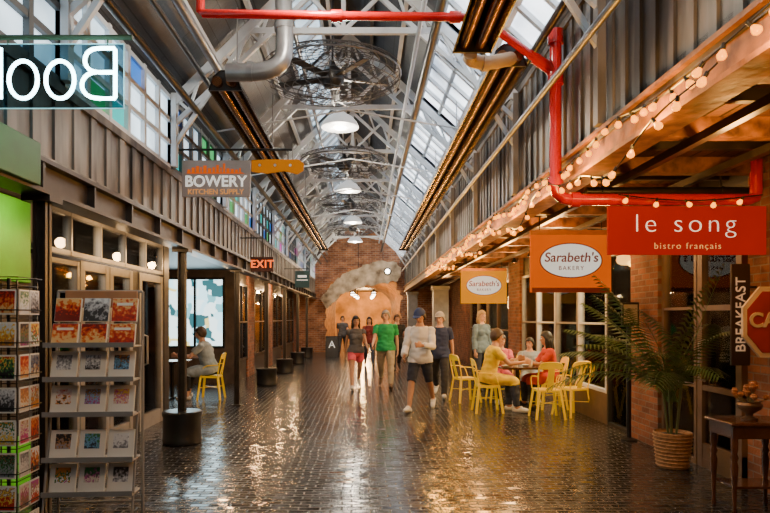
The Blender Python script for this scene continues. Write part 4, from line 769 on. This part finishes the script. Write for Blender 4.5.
# ------------------------------------------------------------------ people
SK={'light':M('skin_light',(.70,.40,.27),.5,var=.06),'tan':M('skin_tan',(.5,.26,.15),.5,var=.06)}
m_eye=M('eye_white',(.8,.78,.75),.2,var=.02); m_iris=M('eye_iris',(.03,.02,.015),.2); m_lip=M('lips',(.42,.14,.12),.5); m_brow=M('eyebrow_dark',(.05,.03,.02),.6)
def person(label,loc,rz,H=1.75,fem=False,lean=0,legs=((0,0),(0,0)),arms=((0,8,10),(0,8,10)),head=(0,0),pitch=(0,0),build=1.,skin='light',hair=None,hairlen=0,wear=(),cap=None,vox=.011,group=None,splay=4,inw=(0,0)):
    rad=math.radians; bm=BM(); bones=[]
    l=rad(lean); u=Vector((0,-math.sin(l),math.cos(l))); f=Vector((0,-math.cos(l),-math.sin(l))); X=Vector((1,0,0)); P0=Vector((0,0,.95))
    b=build
    sec=[(-.13,.07,.07),(-.08,.14,.105),(-.02,.168,.12),(.04,.165,.117),(.13,.14,.1),(.22,.15,.106),(.33,.172,.116),(.41,.178,.104),(.46,.145,.085),(.505,.075,.066),(.56,.053,.056),(.66,.05,.054)]
    if fem: sec=[(-.13,.07,.07),(-.08,.145,.11),(-.02,.17,.122),(.04,.158,.112),(.13,.122,.092),(.22,.135,.098),(.33,.155,.108),(.41,.16,.096),(.46,.125,.078),(.505,.065,.06),(.56,.046,.05),(.66,.044,.05)]
    rings=[]
    nd=(u+Vector((0,0,1))).normalized()
    for h,rx,ry in sec:
        bb=b if h<.45 else 1; c=P0+u*min(h,.5)+nd*max(0,h-.5); rings.append([bm.verts.new(c+X*rx*bb*math.cos(2*PI*k/18)+f*ry*bb*math.sin(2*PI*k/18)) for k in range(18)])
    for i in range(len(rings)-1):
        for k in range(18): bm.faces.new((rings[i][k],rings[i][(k+1)%18],rings[i+1][(k+1)%18],rings[i+1][k]))
    bm.faces.new(rings[0][::-1]); bm.faces.new(rings[-1])
    if fem:
        for s_ in (-1,1): ball(bm,P0+u*.31+X*s_*.07+f*.075,(.062,.055,.062))
    def limb(P,R):
        for i in range(len(P)-1): cyl(bm,P[i],P[i+1],R[i],R[i+1],12)
        for p_,r_ in zip(P,R): ball(bm,p_,r_)
    nb=P0+u*.5; hc=nb+nd*.165-Vector((0,.012,0))
    RH=Matrix.Rotation(rad(head[0]),3,'Z')@Matrix.Rotation(rad(head[1]),3,'X')
    hl=lambda x,y,z: hc+RH@Vector((x,y,z))
    ball(bm,hl(0,.008,.012),(.077,.096,.108),RH,3); ball(bm,hl(0,-.022,-.055),(.058,.068,.062),RH); ball(bm,hl(0,-.062,-.092),(.026,.022,.02),RH)
    cyl(bm,hl(0,-.08,.012),hl(0,-.112,-.028),.009,.017,8); ball(bm,hl(0,-.103,-.028),(.017,.016,.013),RH)
    for s_ in (-1,1): ball(bm,hl(s_*.079,.012,-.012),(.012,.022,.034),RH); ball(bm,hl(s_*.03,-.082,.022),(.024,.012,.008),RH)
    bones+= [('head',nb+nd*.10,hc+Vector((0,0,.05)),.08),('neck',nb,nb+nd*.09,.055),('trunk',P0-u*.08,P0+u*.1,.13*b),('trunk',P0+u*.1,P0+u*.42,.135*b)]
    for si,s_ in enumerate((-1,1)):
        fl,kn=legs[si][:2]; a1=rad(fl); a2=rad(fl-kn); spv=math.sin(rad(splay))*s_
        hip=P0+X*s_*.088*b-u*.03; d1=Vector((spv,-math.sin(a1),-math.cos(a1))).normalized(); knee=hip+d1*.42; d2=Vector((spv*.3,-math.sin(a2),-math.cos(a2))).normalized(); ank=knee+d2*.42
        fb=Vector((0,math.cos(a2),-math.sin(a2)))
        limb([hip,hip+d1*.2,knee,knee+d2*.13+fb*.012,knee+d2*.3,ank],[.088*b,.076*b,.054,.056,.042,.036])
        pt=rad(pitch[si]); fd=Vector((s_*.12,-math.cos(pt),-math.sin(pt))).normalized(); dn_=Vector((0,math.sin(pt),-math.cos(pt)))
        heel=ank-fd*.035+dn_*.045; ballp=ank+fd*.12+dn_*.05; toe=ank+fd*.185+dn_*.055
        limb([heel,ballp,toe],[.035,.034,.024]); limb([ank,ank+fd*.06+dn_*.02],[.036,.036])
        bones+=[('thigh',hip,knee,.07),('shin',knee,ank,.045),('foot%d'%si,heel,toe,.04)]
        fl,ab,el=arms[si]; sh=P0+u*.425+X*s_*(.165 if fem else .182)*b; a=rad(fl); ab=rad(ab)
        d1=Vector((s_*math.sin(ab),-math.sin(a)*math.cos(ab),-math.cos(a)*math.cos(ab))); elb=sh+d1*.285
        a2=a+rad(el); d2=Vector((-s_*math.sin(rad(inw[si]))+s_*math.sin(ab)*.4,-math.sin(a2),-math.cos(a2))).normalized(); wr=elb+d2*.25
        k_=.88 if fem else 1
        limb([sh,sh+d1*.14,elb,elb+d2*.08,wr],[.054*k_,.046*k_,.037*k_,.036*k_,.025*k_])
        nrm=(-X*s_); nrm=(nrm-d2*nrm.dot(d2)).normalized(); wv=d2.cross(nrm)
        if wv.dot(Vector((0,-1,.3)))<0: wv=-wv
        for j in range(4):
            o_=wv*(.03-.02*j); st=wr+d2*.02+o_*.6; kb=wr+d2*.085+o_; limb([st,kb],[.014,.0125])
            ln=(.068,.076,.07,.054)[j]; c1=(d2*.92+nrm*.38).normalized(); c2=(d2*.6+nrm*.8).normalized(); sp_=wv*(.006-.004*j)
            limb([kb,kb+c1*ln*.5+sp_,kb+c1*ln*.5+c2*ln*.5+sp_*1.6],[.0105,.0095,.008])
        th=wr+d2*.025+wv*.022; limb([th,th+(d2*.6+wv*.75).normalized()*.042+nrm*.006,th+(d2*.85+wv*.5).normalized()*.075+nrm*.012],[.014,.0115,.0095])
        bones+=[('uarm',sh,elb,.045),('farm',elb,wr,.032),('hand',wr,wr+d2*.15,.03)]
    bmesh.ops.recalc_face_normals(bm,faces=bm.faces[:])
    k=H/1.75
    zmin=min(v.co.z for v in bm.verts); sh_=Vector((0,0,-zmin))
    bmesh.ops.translate(bm,verts=bm.verts[:],vec=sh_); bmesh.ops.scale(bm,verts=bm.verts[:],vec=(k,k,k))
    me=bpy.data.meshes.new('raw'); bm.to_mesh(me); bm.free(); tmp=bpy.data.objects.new('raw',me); COL.objects.link(tmp)
    rm=tmp.modifiers.new('r','REMESH'); rm.mode='VOXEL'; rm.voxel_size=vox*k; sm=tmp.modifiers.new('s','SMOOTH'); sm.factor=.5; sm.iterations=2
    dg=bpy.context.evaluated_depsgraph_get(); dg.update(); body=bpy.data.meshes.new_from_object(tmp.evaluated_get(dg)); bpy.data.objects.remove(tmp)
    body.name='person'; body.materials.clear(); body.materials.append(SK[skin]); n=len(body.polygons); body.polygons.foreach_set('use_smooth',[True]*n)
    o=bpy.data.objects.new('person',body); COL.objects.link(o); tag(o,label,'person',group); o.location=loc; o.rotation_euler=(0,0,rz)
    C=np.empty(n*3); body.polygons.foreach_get('center',C); C=C.reshape(-1,3)/k-np.array(sh_)
    nv=len(body.vertices); VC=np.empty(nv*3); body.vertices.foreach_get('co',VC); VC=VC.reshape(-1,3); VN=np.empty(nv*3); body.vertices.foreach_get('normal',VN); VN=VN.reshape(-1,3)
    hv=(VC/k-np.array(sh_)-np.array(P0))@np.array(u)
    best=np.full(n,9e9); reg=np.array(['']*n,dtype='<U8'); T=np.zeros(n)
    for nm,a,b_,r in bones:
        a=np.array(a);b_=np.array(b_); ab=b_-a; t=np.clip(((C-a)@ab)/(ab@ab),0,1); dd=np.linalg.norm(C-(a+t[:,None]*ab),axis=1)-r
        q=dd<best; best[q]=dd[q]; reg[q]=nm; T[q]=t[q]
    h=(C-np.array(P0))@np.array(u)
    hq=(C-np.array(hc))@np.array(RH); hq=hq/np.array([.078,.098,.118])
    polys=[p.vertices[:] for p in body.polygons]
    def shell(sel,off,name,mat,extra=None,wr=0,flare=0):
        idx={}; vs=[]; fs=[]; ed={}
        def place(v):
            o2=off
            if flare: o2+=flare*min(1,max(0,(.25-hv[v])/.3))
            if wr: p_=Vector(VC[v]); o2+=wr*mnoise.noise(Vector((p_.x*11,p_.y*11,p_.z*17)))
            return tuple(VC[v]+VN[v]*max(.006,o2)*k)
        for fi in np.nonzero(sel)[0]:
            pv=polys[fi]
            for v in pv:
                if v not in idx: idx[v]=len(vs); vs.append(place(v))
            q=[idx[v] for v in pv]; fs.append(q)
            for i in range(len(q)):
                e=(q[i],q[(i+1)%len(q)]); key=(min(e),max(e)); ed[key]=None if key in ed else e
        inv={i:v for v,i in idx.items()}; low={}
        for e in list(ed.values()):
            if e is None: continue
            for v in e:
                if v not in low: low[v]=len(vs); vs.append(tuple(VC[inv[v]]-VN[inv[v]]*.002))
            fs.append([e[1],e[0],low[e[0]],low[e[1]]])
        m2=bpy.data.meshes.new(name); m2.from_pydata(vs,[],fs)
        b2=BM(); b2.from_mesh(m2)
        if extra: extra(b2)
        b2.to_mesh(m2); b2.free()
        m2.polygons.foreach_set('use_smooth',[True]*len(m2.polygons)); m2.materials.append(mat); c=bpy.data.objects.new(name,m2); COL.objects.link(c); c.parent=o; return c
    toL=lambda v:(v+sh_)*k
    for w_ in wear:
        kd=w_[0]
        if kd=='top':
            _,name,mat,slv,hem=w_; sel=((reg=='trunk')|(reg=='thigh'))&(h>hem)&(h<.485)|((reg=='neck')&(h<.5))|((reg=='uarm')&(T<min(slv,1.01)))
            if slv>1: sel|=(reg=='uarm')|((reg=='farm')&(T<slv-1))
            shell(sel,.02,name,mat,wr=.014,flare=.014 if lean<5 else .004)
        elif kd=='bottom':
            _,name,mat,lg=w_; sel=((reg=='trunk')&(h<.07))|((reg=='thigh')&(T<min(lg,1.01))&(h<.07))
            if lg>1: sel|=((reg=='thigh')|(reg=='shin')&(T<lg-1))&(h<.07)
            shell(sel,.018,name,mat,wr=.012)
        elif kd=='shoes':
            for si in (0,1): shell(reg=='foot%d'%si,.009,'shoe',w_[1])
    th=-.7+1.15*np.clip((-hq[:,1]+.35)/.95,0,1)
    hs=((reg=='head')|(reg=='neck'))&(hq[:,2]>th)
    if hair:
        def ex(b2):
            if hairlen:
                for q in range(9):
                    a=math.radians(-20+q*27.5); x=.07*math.cos(a); y=.02+.065*math.sin(a)
                    tube(b2,[toL(hl(x*.9,y*.9,.03)),toL(hl(x*1.12,y*1.15,-.06)),toL(hl(x*1.15,y*1.2,-.06-hairlen*.6)),toL(hl(x*.95,y*1.1,-.06-hairlen))],[.02*k,.03*k,.03*k,.01*k],8)
        shell(hs,.018,'hair',hair,ex,wr=.008)
    if cap:
        def ex(b2): ball(b2,toL(hl(0,-.125,.045)),(.075*k,.075*k,.007*k),RH)
        shell((reg=='head')&(hq[:,2]>.3),.026,'cap',cap,ex)
    for s_ in (-1,1):
        bm=BM(); ball(bm,toL(hl(s_*.031,-.082,.006)),(.014*k,.010*k,.009*k),RH); nf=len(bm.faces); ball(bm,toL(hl(s_*.031,-.0890,.006)),(.007*k,.005*k,.007*k),RH)
        bm.faces.ensure_lookup_table()
        for fc_ in bm.faces[nf:]: fc_.material_index=1
        obj('eye',bm,[m_eye,m_iris],o)
        bm=BM(); tube(bm,[toL(hl(s_*.014,-.092,.028)),toL(hl(s_*.032,-.092,.034)),toL(hl(s_*.05,-.08,.026))],.005*k,6); obj('eyebrow',bm,m_brow,o)
    bm=BM(); ball(bm,toL(hl(0,-.089,-.062)),(.024*k,.009*k,.009*k),RH); obj('lips',bm,m_lip,o)
    return o
def cloth(n,c,v=.25): return M('cloth_'+n,c,.85,var=v,scale=9,bump=.15)
hb=M('hair_black',(.012,.009,.008),.45); hbr=M('hair_brown',(.06,.035,.02),.5); hg=M('hair_grey',(.32,.3,.28),.6); hbl=M('hair_blond',(.4,.27,.12),.5)
wsh=M('shoe_white',(.75,.73,.68),.6); bsh=M('shoe_black',(.02,.02,.022),.5); brs=M('shoe_brown',(.12,.07,.04),.5)
wk=dict(legs=((27,5),(-22,30)),pitch=(-12,40),arms=((-22,9,14),(28,9,32)),head=(6,5)); wk2=dict(legs=((-22,30),(26,5)),pitch=(40,-12),arms=((26,9,34),(-22,9,12)),head=(-10,5))
person('man in navy cap, white long sleeved shirt and dark shorts walking in front',(.93,10.4,0),math.radians(-18),1.76,lean=4,skin='tan',head=(-8,24),hair=hbr,cap=cloth('navy_cap',(.03,.05,.14)),legs=((22,5),(-18,24)),pitch=(-8,32),arms=((14,9,40),(22,10,75)),inw=(8,38),
  wear=(('bottom','shorts',cloth('navy_shorts',(.03,.035,.055)),.98),('top','long_sleeved_shirt',cloth('white_shirt',(.74,.74,.74),.12),1.9,-.1),('shoes',wsh)))
person('man in navy shirt and dark trousers walking behind the white shirt',(1.46,12.1,0),math.radians(-14),1.74,hair=hg,cap=cloth('pale_cap',(.4,.4,.42)),wear=(('bottom','trousers',cloth('charcoal',(.03,.03,.035)),1.95),('top','t_shirt',cloth('navy_shirt',(.03,.045,.12)),.6,-.1),('shoes',wsh)),**wk2)
person('woman in grey top and pink shorts with long black hair walking',(-.2,13.6,0),math.radians(8),1.68,fem=True,skin='tan',hair=hb,hairlen=.16,wear=(('bottom','shorts',cloth('pink_shorts',(.85,.12,.18)),.55),('top','tank_top',cloth('grey_top',(.09,.09,.10)),.25,-.05),('shoes',wsh)),**wk)
person('man in green polo shirt and khaki trousers walking beside the woman',(.46,13.8,0),math.radians(-6),1.80,build=1.06,hair=hg,wear=(('bottom','trousers',cloth('khaki',(.4,.34,.24)),1.95),('top','polo_shirt',cloth('green_polo',(.02,.38,.12)),.6,-.08),('shoes',brs)),**wk2)
person('man in black shirt standing behind the green polo shirt',(.94,18.2,0),.1,1.74,hair=hbr,vox=.014,wear=(('bottom','trousers',cloth('charcoal',(.03,.03,.035)),1.95),('top','t_shirt',cloth('black_shirt',(.02,.02,.022)),.6,-.1),('shoes',bsh)),**wk)
person('person in dark red top walking behind the pair',(.14,20,0),0,1.66,fem=True,hair=hb,hairlen=.1,vox=.014,wear=(('bottom','trousers',cloth('dark_denim',(.04,.05,.08)),1.95),('top','t_shirt',cloth('dark_red',(.2,.03,.03)),.6,-.1),('shoes',bsh)),**wk2)
person('distant person in dark grey walking in the hall left of the woman',(-.95,26.2,0),0,1.72,hair=hbr,vox=.018,wear=(('bottom','trousers',cloth('charcoal',(.03,.03,.035)),1.95),('top','t_shirt',cloth('dark_grey',(.08,.08,.09)),.6,-.1),('shoes',bsh)),**wk)
person('blond person in blue grey shirt standing behind the café table',(2.5,13.3,0),math.radians(30),1.72,fem=True,hair=hbl,hairlen=.12,wear=(('bottom','trousers',cloth('dark_denim',(.04,.05,.08)),1.95),('top','shirt',cloth('blue_grey',(.16,.24,.32)),1.8,-.12),('shoes',bsh)))
sit=dict(legs=((84,80),(82,86)),splay=7)
def seated(label,x,y,rz,H,**k): return person(label,(x,y,0),rz,H,**{**sit,**k})
seated('man in yellow shirt seated on a yellow chair at the table',2.03,10.25,PI/2,1.76,lean=14,skin='tan',hair=hbr,head=(0,12),arms=((45,8,50),(40,8,65)),inw=(15,15),wear=(('bottom','trousers',cloth('dark_denim',(.04,.05,.08)),1.95),('top','t_shirt',cloth('yellow_shirt',(.88,.60,.01)),.6,-.1),('shoes',wsh)))
seated('dark haired woman in red top seated on the wall side of the table',3.2,10.65,-PI/2,1.68,fem=True,lean=8,skin='tan',hair=hb,hairlen=.22,head=(-14,6),arms=((35,8,75),(42,8,55)),inw=(15,15),wear=(('bottom','trousers',cloth('charcoal',(.03,.03,.035)),1.95),('top','blouse',cloth('red_blouse',(.55,.05,.015)),.8,-.1),('shoes',bsh)))
seated('girl in pink top seated at the far side of the table',2.5,11.48,0,1.6,fem=True,lean=10,hair=hbr,hairlen=.12,head=(22,12),arms=((35,8,80),(40,8,55)),inw=(20,20),wear=(('bottom','trousers',cloth('dark_denim',(.04,.05,.08)),1.95),('top','t_shirt',cloth('pink_top',(.7,.15,.22)),.6,-.1),('shoes',wsh)))
seated('child in pale blue top seated beside the girl in pink',3.1,11.68,-.2,1.5,lean=6,hair=hb,head=(-25,6),arms=((35,8,60),(40,8,75)),inw=(20,20),wear=(('bottom','trousers',cloth('charcoal',(.03,.03,.035)),1.95),('top','t_shirt',cloth('pale_blue_top',(.35,.45,.58)),.6,-.1),('shoes',wsh)))
seated('man in grey blue shirt and dark trousers seated in the left alcove',-2.98,11.9,-PI/2,1.78,lean=16,build=1.16,hair=hbr,head=(0,12),arms=((40,8,55),(45,8,50)),inw=(15,15),wear=(('bottom','trousers',cloth('black_trousers',(.02,.02,.022)),1.8),('top','t_shirt',cloth('grey_blue_shirt',(.36,.45,.52)),.6,-.1),('shoes',wsh)))
print('objects',len(bpy.data.objects))
